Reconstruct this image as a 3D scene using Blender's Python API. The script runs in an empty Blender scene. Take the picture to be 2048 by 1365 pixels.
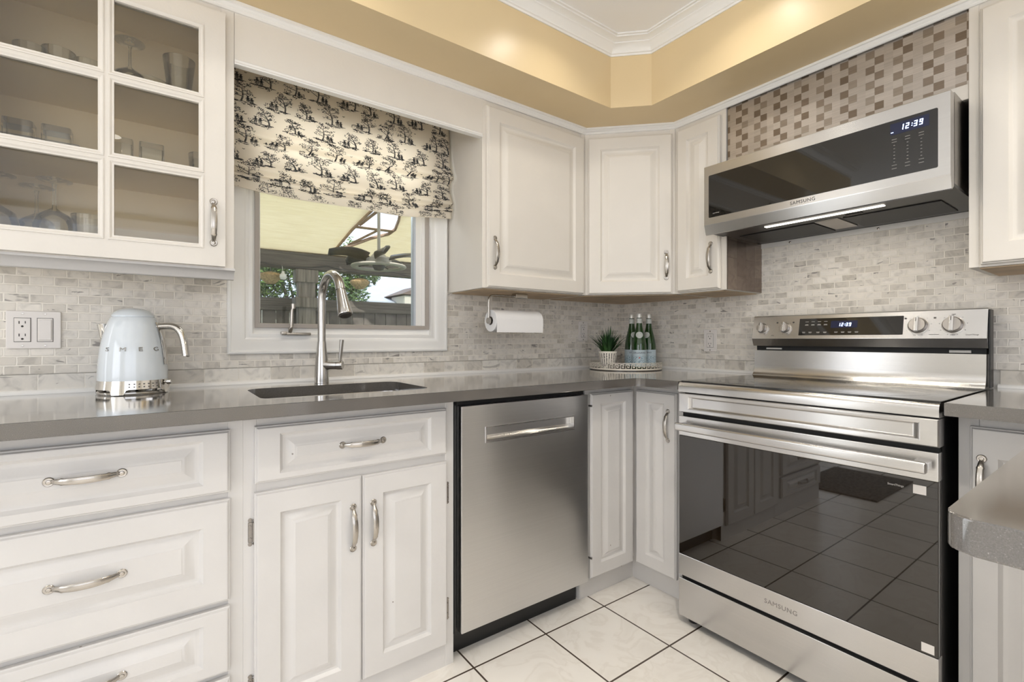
import bpy, bmesh, math, random
from mathutils import Vector, Matrix
PI = math.pi
SC = bpy.context.scene
COL = SC.collection

# ------------------------------------------------------------------ camera
CAMX, CAMY, CAMZ = -2.235, -1.945, 1.075
cam_d = bpy.data.cameras.new('camera')
cam_d.sensor_fit = 'HORIZONTAL'
cam_d.sensor_width = 36.0
cam_d.lens = 957.0 / 2048.0 * 36.0
cam_d.shift_y = -3.5 / 2048.0
cam_d.clip_start = 0.02
cam = bpy.data.objects.new('camera', cam_d)
cam.location = (CAMX, CAMY, CAMZ)
cam.rotation_euler = (math.radians(90), 0, math.radians(-36.1))
COL.objects.link(cam)
SC.camera = cam

# ------------------------------------------------------------------ look
SC.view_settings.view_transform = 'Standard'
SC.view_settings.look = 'None'
SC.view_settings.gamma = 1.0
SC.view_settings.use_curve_mapping = False
SC.view_settings.exposure = -0.43
SC.cycles.use_denoising = True
SC.cycles.max_bounces = 10
SC.cycles.diffuse_bounces = 5
SC.cycles.glossy_bounces = 5
SC.cycles.transmission_bounces = 8
SC.cycles.transparent_max_bounces = 16
SC.cycles.sample_clamp_indirect = 6.0
SC.cycles.caustics_reflective = False
SC.cycles.caustics_refractive = False

# ------------------------------------------------------------------ world and lights
W = bpy.data.worlds.new('world')
SC.world = W
W.use_nodes = True
wn = W.node_tree.nodes
wl = W.node_tree.links
bg = wn['Background']
wtc = wn.new('ShaderNodeTexCoord')
wsx = wn.new('ShaderNodeSeparateXYZ')
wr = wn.new('ShaderNodeValToRGB')
wl.new(wtc.outputs['Generated'], wsx.inputs[0])
wl.new(wsx.outputs['Z'], wr.inputs[0])
wl.new(wr.outputs[0], bg.inputs[0])
wr.color_ramp.elements[0].position = 0.0
wr.color_ramp.elements[0].color = (0.86, 0.90, 1.0, 1)
wr.color_ramp.elements[1].position = 0.7
wr.color_ramp.elements[1].color = (0.62, 0.78, 1.0, 1)
bg.inputs[1].default_value = 2.6

def area(name, loc, rot, sx, sy, power, color=(1, 1, 1), spread=None, shape='RECTANGLE'):
    d = bpy.data.lights.new(name, 'AREA')
    d.shape = shape
    d.size = sx
    if shape in ('RECTANGLE', 'ELLIPSE'):
        d.size_y = sy
    d.energy = power
    d.color = color
    if spread: d.spread = spread
    o = bpy.data.objects.new(name, d)
    o.location = loc
    o.rotation_euler = rot
    COL.objects.link(o)
    return o

sun_d = bpy.data.lights.new('sun', 'SUN')
sun_d.energy = 6.0
sun_d.angle = 0.02
sun_d.color = (1.0, 0.95, 0.86)
sun = bpy.data.objects.new('sun', sun_d)
sun.rotation_euler = (math.radians(40), math.radians(-18), 0)
COL.objects.link(sun)

WARM = (1.0, 0.93, 0.83)
# daylight entering by the patio door (wall_back, left); the other area lamps here are added fills
area('patio_daylight', (-4.0, -0.06, 1.15), (math.radians(-90), 0, 0), 1.7, 2.0, 34, (0.95, 0.97, 1.0))
area('rear_fill', (-3.0, -4.9, 1.45), (math.radians(90), 0, 0), 3.0, 1.7, 16, (0.98, 0.97, 1.0))  # added fill behind the camera, raises the overall brightness
area('blind_back_fill', (-1.62, 0.10, 1.79), (math.radians(-90), 0, 0), 0.64, 0.22, 9.0, (0.94, 0.97, 1.0))  # added fill hidden behind the blind, brightens its cloth and the cabinet side
area('side_fill', (-5.5, -2.6, 1.4), (math.radians(90), 0, math.radians(-90)), 2.2, 1.5, 34, (0.97, 0.97, 1.0))  # added fill from the left, brightens whatever faces that way
POTS = [(-1.05, -0.79), (-1.95, -0.79), (-0.79, -1.10), (-0.79, -2.05), (-1.45, -1.55), (-2.5, -2.6), (-3.4, -1.2), (-3.4, -3.4), (-1.5, -3.7)]
POT_W = [1.6, 1.6, 1.6, 4.5, 8.0, 3.0, 2.0, 7.0, 7.0]
CEIL = 2.365
for i_, (px_, py_) in enumerate(POTS):
    area('pot_light', (px_, py_, CEIL - 0.012), (0, 0, 0), 0.09, 0.09, POT_W[i_], WARM, math.radians(130 if i_ < 3 else 105), 'DISK')

# ------------------------------------------------------------------ materials
MATS = {}
def nt(name):
    m = bpy.data.materials.new(name)
    m.use_nodes = True
    t = m.node_tree
    return m, t, t.nodes['Principled BSDF'], t.nodes['Material Output']

def N(t, kind, **kw):
    n = t.nodes.new(kind)
    for k, v in kw.items():
        if k.startswith('i_'):
            key = k[2:]
            key = int(key) if key.isdigit() else key.replace('_', ' ')
            n.inputs[key].default_value = v
        else:
            setattr(n, k, v)
    return n

def ramp(t, stops, interp='LINEAR'):
    r = t.nodes.new('ShaderNodeValToRGB')
    r.color_ramp.interpolation = interp
    while len(r.color_ramp.elements) < len(stops):
        r.color_ramp.elements.new(0.5)
    for e, (p, c) in zip(r.color_ramp.elements, stops):
        e.position = p
        e.color = (c[0], c[1], c[2], 1) if not isinstance(c, (int, float)) else (c, c, c, 1)
    return r

def mixc(t, fac, a, b, mode='MIX'):
    m = t.nodes.new('ShaderNodeMix')
    m.data_type = 'RGBA'
    m.blend_type = mode
    for sock, v in ((m.inputs[0], fac), (m.inputs[6], a), (m.inputs[7], b)):
        if hasattr(v, 'is_output'): t.links.new(v, sock)
        elif isinstance(v, (int, float)): sock.default_value = v
        else: sock.default_value = (v[0], v[1], v[2], 1)
    return m.outputs[2]

def math_(t, op, a, b=0.0):
    m = t.nodes.new('ShaderNodeMath')
    m.operation = op
    for s, v in ((m.inputs[0], a), (m.inputs[1], b)):
        if hasattr(v, 'is_output'): t.links.new(v, s)
        else: s.default_value = v
    return m.outputs[0]

def plain(name, color, rough=0.5, metal=0.0, noise=0.0, nscale=30, bump=0.0, bscale=200, spec=0.5, emit=None, estr=0.0, coat=0.0):
    if name in MATS: return MATS[name]
    m, t, b, o = nt(name)
    b.inputs['Base Color'].default_value = (*color, 1)
    b.inputs['Roughness'].default_value = rough
    b.inputs['Metallic'].default_value = metal
    b.inputs['Specular IOR Level'].default_value = spec
    if coat: b.inputs['Coat Weight'].default_value = coat
    tc = N(t, 'ShaderNodeTexCoord')
    n1 = N(t, 'ShaderNodeTexNoise', i_Scale=nscale, i_Detail=3.0)
    t.links.new(tc.outputs['Object'], n1.inputs['Vector'])
    if noise:
        c0 = tuple(max(0, c * (1 - noise)) for c in color)
        c1 = tuple(min(1, c * (1 + noise)) for c in color)
        r = ramp(t, [(0.35, c0), (0.65, c1)])
        t.links.new(n1.outputs['Fac'], r.inputs[0])
        t.links.new(r.outputs[0], b.inputs['Base Color'])
    if bump:
        n2 = N(t, 'ShaderNodeTexNoise', i_Scale=bscale, i_Detail=2.0)
        t.links.new(tc.outputs['Object'], n2.inputs['Vector'])
        bp = N(t, 'ShaderNodeBump', i_Strength=bump, i_Distance=0.001)
        t.links.new(n2.outputs['Fac'], bp.inputs['Height'])
        t.links.new(bp.outputs[0], b.inputs['Normal'])
    if emit:
        b.inputs['Emission Color'].default_value = (*emit, 1)
        b.inputs['Emission Strength'].default_value = estr
    MATS[name] = m
    return m

def steel(name, color=(0.62, 0.61, 0.6), rough=0.28, aniso=0.75, axis='X', streak=0.022):
    if name in MATS: return MATS[name]
    m, t, b, o = nt(name)
    b.inputs['Metallic'].default_value = 1.0
    b.inputs['Roughness'].default_value = rough
    b.inputs['Anisotropic'].default_value = aniso
    b.inputs['Anisotropic Rotation'].default_value = 0.25 if axis == 'X' else 0.0
    tc = N(t, 'ShaderNodeTexCoord')
    mp = N(t, 'ShaderNodeMapping')
    mp.inputs['Scale'].default_value = {'X': (1.5, 60, 260), 'Z': (260, 60, 1.5)}[axis]
    t.links.new(tc.outputs['Object'], mp.inputs[0])
    n1 = N(t, 'ShaderNodeTexNoise', i_Scale=1.0, i_Detail=2.0)
    t.links.new(mp.outputs[0], n1.inputs['Vector'])
    r = ramp(t, [(0.3, tuple(c * (1 - streak) for c in color)), (0.7, tuple(min(1, c * (1 + streak)) for c in color))])
    t.links.new(n1.outputs['Fac'], r.inputs[0])
    t.links.new(r.outputs[0], b.inputs['Base Color'])
    tg = N(t, 'ShaderNodeTangent', direction_type='RADIAL', axis='Z' if axis == 'X' else 'X')
    t.links.new(tg.outputs[0], b.inputs['Tangent'])
    MATS[name] = m
    return m

def thin_glass(name, tint=(1, 1, 1), ior=1.45, rough=0.0, gl=1.0):
    if name in MATS: return MATS[name]
    m, t, b, o = nt(name)
    t.nodes.remove(b)
    tr = N(t, 'ShaderNodeBsdfTransparent')
    tr.inputs[0].default_value = (*tint, 1)
    g = N(t, 'ShaderNodeBsdfGlossy')
    g.inputs['Roughness'].default_value = rough
    g.inputs['Color'].default_value = (1, 1, 1, 1)
    fr = N(t, 'ShaderNodeFresnel', i_IOR=ior)
    mx = N(t, 'ShaderNodeMixShader')
    f = math_(t, 'MULTIPLY', fr.outputs[0], gl)
    t.links.new(f, mx.inputs[0])
    t.links.new(tr.outputs[0], mx.inputs[1])
    t.links.new(g.outputs[0], mx.inputs[2])
    t.links.new(mx.outputs[0], o.inputs[0])
    MATS[name] = m
    return m

def tile_mat(name, axis, w, h, off, rowoff, stops, groutc, vein=0.6, mortar=0.0016, bump=0.9, msmooth=0.25, rough=0.42, tint=None, swap=False):
    m, t, b, o = nt(name)
    tc = N(t, 'ShaderNodeTexCoord')
    sx = N(t, 'ShaderNodeSeparateXYZ')
    t.links.new(tc.outputs['Object'], sx.inputs[0])
    cx = N(t, 'ShaderNodeCombineXYZ')
    u = math_(t, 'ADD', sx.outputs['X' if axis == 'x' else 'Y'], off + 50 * w)
    v = math_(t, 'ADD', sx.outputs['Z'], rowoff)
    t.links.new(u, cx.inputs[1 if swap else 0]); t.links.new(v, cx.inputs[0 if swap else 1])
    # tumbled edges: wobble the lookup a little
    nz = N(t, 'ShaderNodeTexNoise', i_Scale=70.0, i_Detail=2.0)
    t.links.new(tc.outputs['Object'], nz.inputs['Vector'])
    vs = N(t, 'ShaderNodeVectorMath', operation='SUBTRACT')
    t.links.new(nz.outputs['Color'], vs.inputs[0]); vs.inputs[1].default_value = (0.5, 0.5, 0.5)
    vm = N(t, 'ShaderNodeVectorMath', operation='SCALE'); vm.inputs['Scale'].default_value = 0.0028
    t.links.new(vs.outputs[0], vm.inputs[0])
    va = N(t, 'ShaderNodeVectorMath', operation='ADD')
    t.links.new(cx.outputs[0], va.inputs[0]); t.links.new(vm.outputs[0], va.inputs[1])
    br = N(t, 'ShaderNodeTexBrick')
    br.offset = 0.5
    br.inputs['Color1'].default_value = (0, 0, 0, 1)
    br.inputs['Color2'].default_value = (1, 1, 1, 1)
    br.inputs['Mortar'].default_value = (0.5, 0.5, 0.5, 1)
    br.inputs['Scale'].default_value = 1.0
    br.inputs['Mortar Size'].default_value = mortar
    br.inputs['Mortar Smooth'].default_value = msmooth
    br.inputs['Bias'].default_value = 0.0
    br.inputs['Brick Width'].default_value = w
    br.inputs['Row Height'].default_value = h
    t.links.new(va.outputs[0], br.inputs['Vector'])
    r = ramp(t, stops)
    t.links.new(br.outputs['Color'], r.inputs[0])
    # marbling inside each tile
    sc = N(t, 'ShaderNodeVectorMath', operation='MULTIPLY_ADD')
    t.links.new(br.outputs['Color'], sc.inputs[0]); sc.inputs[1].default_value = (7, 3, 9)
    t.links.new(tc.outputs['Object'], sc.inputs[2])
    n2 = N(t, 'ShaderNodeTexNoise', i_Scale=20.0, i_Detail=5.0, i_Distortion=1.6)
    t.links.new(sc.outputs[0], n2.inputs['Vector'])
    r2 = ramp(t, [(0.34, (0.70, 0.69, 0.68)), (0.47, (0.95, 0.945, 0.94)), (0.58, (1.02, 1.01, 1.0)), (0.75, (1.08, 1.06, 1.04))])
    t.links.new(n2.outputs['Fac'], r2.inputs[0])
    c = mixc(t, 0.75, r.outputs[0], r2.outputs[0], 'MULTIPLY')
    n3 = N(t, 'ShaderNodeTexNoise', i_Scale=8.0, i_Detail=5.0, i_Distortion=2.2)
    mp = N(t, 'ShaderNodeMapping'); mp.inputs['Rotation'].default_value = (0.4, 0.7, 0.3); mp.inputs['Scale'].default_value = (1, 1, 2.6)
    t.links.new(sc.outputs[0], mp.inputs[0]); t.links.new(mp.outputs[0], n3.inputs['Vector'])
    r3 = ramp(t, [(0.655, 0.0), (0.68, 1.0)])
    t.links.new(n3.outputs['Fac'], r3.inputs[0])
    f = math_(t, 'MULTIPLY', r3.outputs[0], vein)
    c = mixc(t, f, c, (0.22, 0.20, 0.185))
    c = mixc(t, br.outputs['Fac'], c, groutc)
    t.links.new(c, b.inputs['Base Color'])
    b.inputs['Roughness'].default_value = rough
    inv = math_(t, 'SUBTRACT', 1.0, br.outputs['Fac'])
    h2 = math_(t, 'MULTIPLY_ADD', n2.outputs['Fac'], 0.15)
    t.nodes[-1].inputs[2].default_value = 0
    hh = math_(t, 'ADD', inv, h2)
    bp = N(t, 'ShaderNodeBump', i_Strength=bump, i_Distance=0.0012)
    t.links.new(hh, bp.inputs['Height'])
    t.links.new(bp.outputs[0], b.inputs['Normal'])
    return m

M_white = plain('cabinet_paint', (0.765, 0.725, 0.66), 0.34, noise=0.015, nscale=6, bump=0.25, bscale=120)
M_whiteb = plain('cabinet_paint_dimmed', (0.665, 0.648, 0.63), 0.34, noise=0.02, nscale=7, bump=0.3, bscale=90)  # same paint as the wall cabinets, darkened to offset stronger light down here
def specks(m, sc, thr):
    t = m.node_tree; b = t.nodes['Principled BSDF']; src = b.inputs['Base Color'].links[0].from_socket
    tc = N(t, 'ShaderNodeTexCoord'); v = N(t, 'ShaderNodeTexVoronoi', i_Scale=sc); t.links.new(tc.outputs['Object'], v.inputs['Vector'])
    sp = N(t, 'ShaderNodeSeparateColor'); t.links.new(v.outputs['Color'], sp.inputs[0])
    f = math_(t, 'MULTIPLY', math_(t, 'LESS_THAN', v.outputs['Distance'], thr), math_(t, 'GREATER_THAN', sp.outputs[0], 0.72))
    t.links.new(mixc(t, math_(t, 'MULTIPLY', f, 0.75), src, (0.16, 0.12, 0.09)), b.inputs['Base Color'])
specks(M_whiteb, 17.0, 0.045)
M_inner = plain('cabinet_inside', (0.93, 0.80, 0.56), 0.5)
M_under = plain('bare_wood_underside', (0.62, 0.47, 0.31), 0.6, noise=0.1, nscale=12)
M_trim = plain('white_trim', (0.88, 0.87, 0.84), 0.3, bump=0.1, bscale=60)
M_tan = plain('soffit_paint', (0.74, 0.585, 0.345), 0.33, bump=0.25, bscale=55, noise=0.02, nscale=3)
M_wall = plain('wall_paint', (0.80, 0.77, 0.71), 0.6)
M_ceil = plain('ceiling_paint', (0.93, 0.93, 0.93), 0.7, bump=0.1, bscale=120)
M_nickel = plain('brushed_nickel', (0.47, 0.44, 0.40), 0.24, metal=1.0, bump=0.1, bscale=600)
M_hinge = plain('hinge_metal', (0.30, 0.28, 0.26), 0.22, metal=1.0)
M_chrome = plain('chrome', (0.66, 0.64, 0.61), 0.08, metal=1.0)
M_steel = steel('brushed_steel', (0.60, 0.59, 0.58), 0.23)
M_steelv = steel('brushed_steel_panel', (0.74, 0.735, 0.73), 0.28, 0.8)
M_dsteel = steel('dark_steel', (0.46, 0.43, 0.40), 0.32)
M_faucet = steel('faucet_steel', (0.50, 0.485, 0.465), 0.20, 0.6, 'Z')
M_black = plain('black_enamel', (0.012, 0.012, 0.012), 0.35)
M_blackgap = plain('black_gap', (0.01, 0.01, 0.01), 0.7)
M_blackglass = plain('black_glass', (0.012, 0.011, 0.010), 0.03, spec=0.5)
MATS['black_glass'].node_tree.nodes['Principled BSDF'].inputs['IOR'].default_value = 1.6
M_ovenglass = plain('oven_glass', (0.011, 0.007, 0.004), 0.02, spec=0.5)
MATS['oven_glass'].node_tree.nodes['Principled BSDF'].inputs['IOR'].default_value = 1.72
M_plastic = plain('white_plastic', (0.84, 0.80, 0.76), 0.32)
M_slot = plain('dark_slot', (0.03, 0.025, 0.02), 0.6)
M_mark = plain('printed_mark', (0.55, 0.53, 0.5), 0.5)
M_dmark = plain('dark_print', (0.08, 0.075, 0.07), 0.5)
M_clock = plain('lit_digits', (0.3, 0.4, 0.8), 0.4, emit=(0.55, 0.68, 1.0), estr=5.0)
M_clockbg = plain('display_glow', (0.004, 0.006, 0.02), 0.2, emit=(0.05, 0.08, 0.3), estr=0.12)
M_lamp = plain('lamp_strip', (1, 1, 1), 0.4, emit=(1.0, 0.93, 0.8), estr=5.0)
M_paper = plain('paper_towel', (0.90, 0.89, 0.88), 0.9, bump=0.6, bscale=160)
M_card = plain('cardboard', (0.45, 0.4, 0.35), 0.8)
M_kettle = plain('kettle_enamel', (0.78, 0.84, 0.885), 0.12, coat=0.8)
M_wood = plain('weathered_wood', (0.22, 0.195, 0.17), 0.8, noise=0.35, nscale=14, bump=0.5, bscale=60)
M_wood2 = plain('grey_post_wood', (0.30, 0.26, 0.23), 0.8, noise=0.3, nscale=14, bump=0.5, bscale=60)
M_woodrim = plain('tan_wood', (0.45, 0.30, 0.21), 0.6, noise=0.2, nscale=20)
M_fan = plain('dark_fan_metal', (0.05, 0.05, 0.05), 0.35)
M_fangrey = plain('grey_fan_metal', (0.45, 0.43, 0.40), 0.4)
def wood_mat(name, c0, c1, sc):
    m, t, b, o = nt(name)
    tc = N(t, 'ShaderNodeTexCoord'); mp = N(t, 'ShaderNodeMapping'); mp.inputs['Scale'].default_value = sc
    t.links.new(tc.outputs['Object'], mp.inputs[0])
    n = N(t, 'ShaderNodeTexNoise', i_Scale=1.0, i_Detail=4.0); t.links.new(mp.outputs[0], n.inputs['Vector'])
    r = ramp(t, [(0.3, c0), (0.7, c1)]); t.links.new(n.outputs['Fac'], r.inputs[0]); t.links.new(r.outputs[0], b.inputs['Base Color'])
    bp = N(t, 'ShaderNodeBump', i_Strength=0.5, i_Distance=0.004); t.links.new(n.outputs['Fac'], bp.inputs['Height']); t.links.new(bp.outputs[0], b.inputs['Normal'])
    b.inputs['Roughness'].default_value = 0.85
    return m
M_wood = wood_mat('weathered_beam', (0.065, 0.058, 0.052), (0.165, 0.147, 0.13), (3, 60, 90))
M_wood2 = wood_mat('weathered_post', (0.13, 0.115, 0.10), (0.28, 0.25, 0.22), (60, 60, 4))
M_grass = plain('lawn', (0.16, 0.24, 0.08), 0.9, noise=0.3, nscale=8)
M_roofw = plain('pale_roof', (0.42, 0.45, 0.50), 0.6, noise=0.04, nscale=4)
M_brownroof = plain('brown_gable', (0.13, 0.09, 0.07), 0.7)
M_siding = plain('pale_siding', (0.55, 0.50, 0.42), 0.7)
M_bark = plain('bark', (0.13, 0.10, 0.075), 0.9)
M_basket = plain('woven_basket', (0.42, 0.30, 0.16), 0.8, noise=0.25, nscale=60, bump=0.8, bscale=90)
M_bulb = plain('frosted_bulb', (0.75, 0.75, 0.73), 0.35)
M_pot = None
M_glass = thin_glass('drinking_glass', (0.95, 0.955, 0.94), 1.5, gl=0.85)
M_pane = thin_glass('window_pane', (0.96, 0.97, 0.97), 1.45, gl=0.8)
M_cpane = thin_glass('cabinet_pane', (0.98, 0.97, 0.94), 1.5, gl=0.9)

def leaf_mat(name, c0, c1):
    m, t, b, o = nt(name)
    tc = N(t, 'ShaderNodeTexCoord')
    n = N(t, 'ShaderNodeTexNoise', i_Scale=9.0, i_Detail=3.0)
    t.links.new(tc.outputs['Object'], n.inputs['Vector'])
    r = ramp(t, [(0.35, c0), (0.65, c1)])
    t.links.new(n.outputs['Fac'], r.inputs[0])
    t.links.new(r.outputs[0], b.inputs['Base Color'])
    b.inputs['Roughness'].default_value = 0.5
    return m
M_leaf = leaf_mat('tree_leaves', (0.035, 0.075, 0.02), (0.16, 0.26, 0.06))
M_blade = leaf_mat('grass_blades', (0.012, 0.045, 0.012), (0.05, 0.13, 0.03))

M_tileA = tile_mat('marble_brick_A', 'x', 0.0525, 0.02585, 0.0, -0.9745 + 0.0008,
    [(0.0, (0.64, 0.60, 0.53)), (0.2, (0.76, 0.72, 0.65)), (0.6, (0.83, 0.79, 0.72)), (1.0, (0.90, 0.86, 0.79))], (0.93, 0.88, 0.79), mortar=0.0024, vein=0.8)
M_tileB = tile_mat('marble_brick_B', 'y', 0.0525, 0.02585, 0.01, -0.9745 + 0.0008,
    [(0.0, (0.64, 0.60, 0.53)), (0.2, (0.76, 0.72, 0.65)), (0.6, (0.83, 0.79, 0.72)), (1.0, (0.90, 0.86, 0.79))], (0.93, 0.88, 0.79), mortar=0.0024, vein=0.8)
M_borderA = tile_mat('marble_border_A', 'x', 0.102, 0.30, 0.03, 0.15 - 0.95, [(0.0, (0.66, 0.62, 0.55)), (0.5, (0.79, 0.755, 0.69)), (1.0, (0.88, 0.85, 0.785))], (0.93, 0.88, 0.79), vein=0.45)
M_borderB = tile_mat('marble_border_B', 'y', 0.102, 0.30, 0.0, 0.15 - 0.95, [(0.0, (0.66, 0.62, 0.55)), (0.5, (0.79, 0.755, 0.69)), (1.0, (0.88, 0.85, 0.785))], (0.93, 0.88, 0.79), vein=0.45)

def counter_mat():
    m, t, b, o = nt('grey_quartz')
    tc = N(t, 'ShaderNodeTexCoord')
    v = N(t, 'ShaderNodeTexNoise', i_Scale=900.0, i_Detail=2.0)
    t.links.new(tc.outputs['Object'], v.inputs['Vector'])
    r = ramp(t, [(0.30, (0.085, 0.077, 0.070)), (0.5, (0.108, 0.099, 0.091)), (0.68, (0.130, 0.12, 0.11)), (0.78, (0.36, 0.34, 0.32))])
    t.links.new(v.outputs['Fac'], r.inputs[0])
    n2 = N(t, 'ShaderNodeTexNoise', i_Scale=6.0, i_Detail=3.0)
    t.links.new(tc.outputs['Object'], n2.inputs['Vector'])
    r2 = ramp(t, [(0.3, (0.9, 0.9, 0.9)), (0.7, (1.08, 1.07, 1.05))])
    t.links.new(n2.outputs['Fac'], r2.inputs[0])
    t.links.new(mixc(t, 1.0, r.outputs[0], r2.outputs[0], 'MULTIPLY'), b.inputs['Base Color'])
    b.inputs['Roughness'].default_value = 0.10
    b.inputs['IOR'].default_value = 1.75
    b.inputs['Coat Weight'].default_value = 1.0
    b.inputs['Coat Roughness'].default_value = 0.10
    return m
M_counter = counter_mat()

def floor_mat():
    m, t, b, o = nt('floor_tiles')
    tc = N(t, 'ShaderNodeTexCoord')
    mp = N(t, 'ShaderNodeMapping')
    mp.inputs['Location'].default_value = (0.801 + 0.3065 * 40, 0.608 + 0.3075 * 40, 0)
    t.links.new(tc.outputs['Object'], mp.inputs[0])
    br = N(t, 'ShaderNodeTexBrick')
    br.offset = 0.0
    br.inputs['Color1'].default_value = (0, 0, 0, 1)
    br.inputs['Color2'].default_value = (1, 1, 1, 1)
    br.inputs['Scale'].default_value = 1.0
    br.inputs['Mortar Size'].default_value = 0.0034
    br.inputs['Mortar Smooth'].default_value = 0.15
    br.inputs['Brick Width'].default_value = 0.3065
    br.inputs['Row Height'].default_value = 0.3075
    t.links.new(mp.outputs[0], br.inputs['Vector'])
    sc = N(t, 'ShaderNodeVectorMath', operation='MULTIPLY_ADD')
    t.links.new(br.outputs['Color'], sc.inputs[0]); sc.inputs[1].default_value = (5, 8, 3)
    t.links.new(tc.outputs['Object'], sc.inputs[2])
    n = N(t, 'ShaderNodeTexNoise', i_Scale=5.0, i_Detail=6.0, i_Distortion=1.6)
    t.links.new(sc.outputs[0], n.inputs['Vector'])
    r = ramp(t, [(0.25, (0.79, 0.75, 0.69)), (0.45, (0.85, 0.815, 0.76)), (0.497, (0.80, 0.76, 0.70)), (0.54, (0.86, 0.825, 0.77)), (0.8, (0.88, 0.85, 0.80))])
    t.links.new(n.outputs['Fac'], r.inputs[0])
    c = mixc(t, br.outputs['Fac'], r.outputs[0], (0.075, 0.055, 0.042))
    t.links.new(c, b.inputs['Base Color'])
    b.inputs['Roughness'].default_value = 0.24
    inv = math_(t, 'SUBTRACT', 1.0, br.outputs['Fac'])
    bp = N(t, 'ShaderNodeBump', i_Strength=0.5, i_Distance=0.001)
    t.links.new(inv, bp.inputs['Height']); t.links.new(bp.outputs[0], b.inputs['Normal'])
    return m
M_floor = floor_mat()

def toile_mat():
    m, t, b, o = nt('toile_fabric')
    b.inputs['Base Color'].default_value = (0.88, 0.82, 0.71, 1)
    b.inputs['Roughness'].default_value = 0.85
    tc = N(t, 'ShaderNodeTexCoord')
    n = N(t, 'ShaderNodeTexNoise', i_Scale=900.0); t.links.new(tc.outputs['Object'], n.inputs['Vector'])
    bp = N(t, 'ShaderNodeBump', i_Strength=0.3, i_Distance=0.0005); t.links.new(n.outputs['Fac'], bp.inputs['Height']); t.links.new(bp.outputs[0], b.inputs['Normal'])
    tl = N(t, 'ShaderNodeBsdfTranslucent'); tl.inputs[0].default_value = (0.90, 0.85, 0.76, 1)
    mx = N(t, 'ShaderNodeMixShader'); mx.inputs[0].default_value = 0.45
    t.links.new(b.outputs[0], mx.inputs[1]); t.links.new(tl.outputs[0], mx.inputs[2]); t.links.new(mx.outputs[0], o.inputs[0])
    return m
M_toile = toile_mat()
M_ink = plain('toile_ink', (0.045, 0.047, 0.05), 0.85)

def mosaic_mat():
    # brushed metal squares: big pale ones with small brown ones in a stepped layout
    m, t, b, o = nt('metal_mosaic')
    tc = N(t, 'ShaderNodeTexCoord')
    sx = N(t, 'ShaderNodeSeparateXYZ'); t.links.new(tc.outputs['Object'], sx.inputs[0])
    S = 0.0254
    u = math_(t, 'DIVIDE', math_(t, 'ADD', sx.outputs['X'], 0.1167), S)
    v = math_(t, 'DIVIDE', math_(t, 'ADD', sx.outputs['Z'], 0.0087), S)
    iu = math_(t, 'FLOOR', u); iv = math_(t, 'FLOOR', v)
    # columns 0,1 of every 3: small squares on alternating rows; column 2 plain
    cm = math_(t, 'FLOORED_MODULO', iu, 3.0)
    rm = math_(t, 'FLOORED_MODULO', iv, 2.0)
    a = math_(t, 'MULTIPLY', math_(t, 'COMPARE', cm, 0.0), math_(t, 'COMPARE', rm, 0.0))
    c2 = math_(t, 'MULTIPLY', math_(t, 'COMPARE', cm, 1.0), math_(t, 'COMPARE', rm, 1.0))
    small = math_(t, 'ADD', a, c2)
    cv = N(t, 'ShaderNodeCombineXYZ'); t.links.new(iu, cv.inputs[0]); t.links.new(iv, cv.inputs[1])
    wn_ = N(t, 'ShaderNodeTexWhiteNoise', noise_dimensions='2D'); t.links.new(cv.outputs[0], wn_.inputs['Vector'])
    rs = ramp(t, [(0.0, (0.20, 0.155, 0.115)), (0.5, (0.26, 0.21, 0.165)), (1.0, (0.36, 0.31, 0.26))]); t.links.new(wn_.outputs[0], rs.inputs[0])
    rb = ramp(t, [(0.0, (0.46, 0.415, 0.37)), (1.0, (0.54, 0.49, 0.44))]); t.links.new(wn_.outputs[0], rb.inputs[0])
    c = mixc(t, small, rb.outputs[0], rs.outputs[0])
    mp = N(t, 'ShaderNodeMapping'); mp.inputs['Scale'].default_value = (12, 12, 700); t.links.new(tc.outputs['Object'], mp.inputs[0])
    n = N(t, 'ShaderNodeTexNoise', i_Scale=1.0); t.links.new(mp.outputs[0], n.inputs['Vector'])
    r = ramp(t, [(0.3, (0.9, 0.9, 0.9)), (0.7, (1.08, 1.08, 1.08))]); t.links.new(n.outputs['Fac'], r.inputs[0])
    c = mixc(t, 1.0, c, r.outputs[0], 'MULTIPLY')
    fu = math_(t, 'FRACT', u); fv = math_(t, 'FRACT', v)
    def edge(f):
        q = math_(t, 'ABSOLUTE', math_(t, 'SUBTRACT', f, 0.5))
        return math_(t, 'GREATER_THAN', q, 0.474)
    ed = math_(t, 'MAXIMUM', edge(fu), edge(fv))
    ed = math_(t, 'MULTIPLY', ed, small)
    c = mixc(t, math_(t, 'MULTIPLY', ed, 0.55), c, (0.2, 0.17, 0.14))
    t.links.new(c, b.inputs['Base Color'])
    b.inputs['Metallic'].default_value = 0.75
    b.inputs['Roughness'].default_value = 0.36
    return m
M_mosaic = mosaic_mat()

def metaltile_mat():
    m = tile_mat('brown_metal_tiles', 'y', 0.15, 0.075, 0.0, 0.0, [(0.0, (0.20, 0.155, 0.13)), (1.0, (0.33, 0.27, 0.23))], (0.10, 0.075, 0.06), vein=0.0, mortar=0.0006, bump=0.3, swap=True)
    b = m.node_tree.nodes['Principled BSDF']
    b.inputs['Metallic'].default_value = 0.85
    b.inputs['Roughness'].default_value = 0.25
    return m
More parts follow.
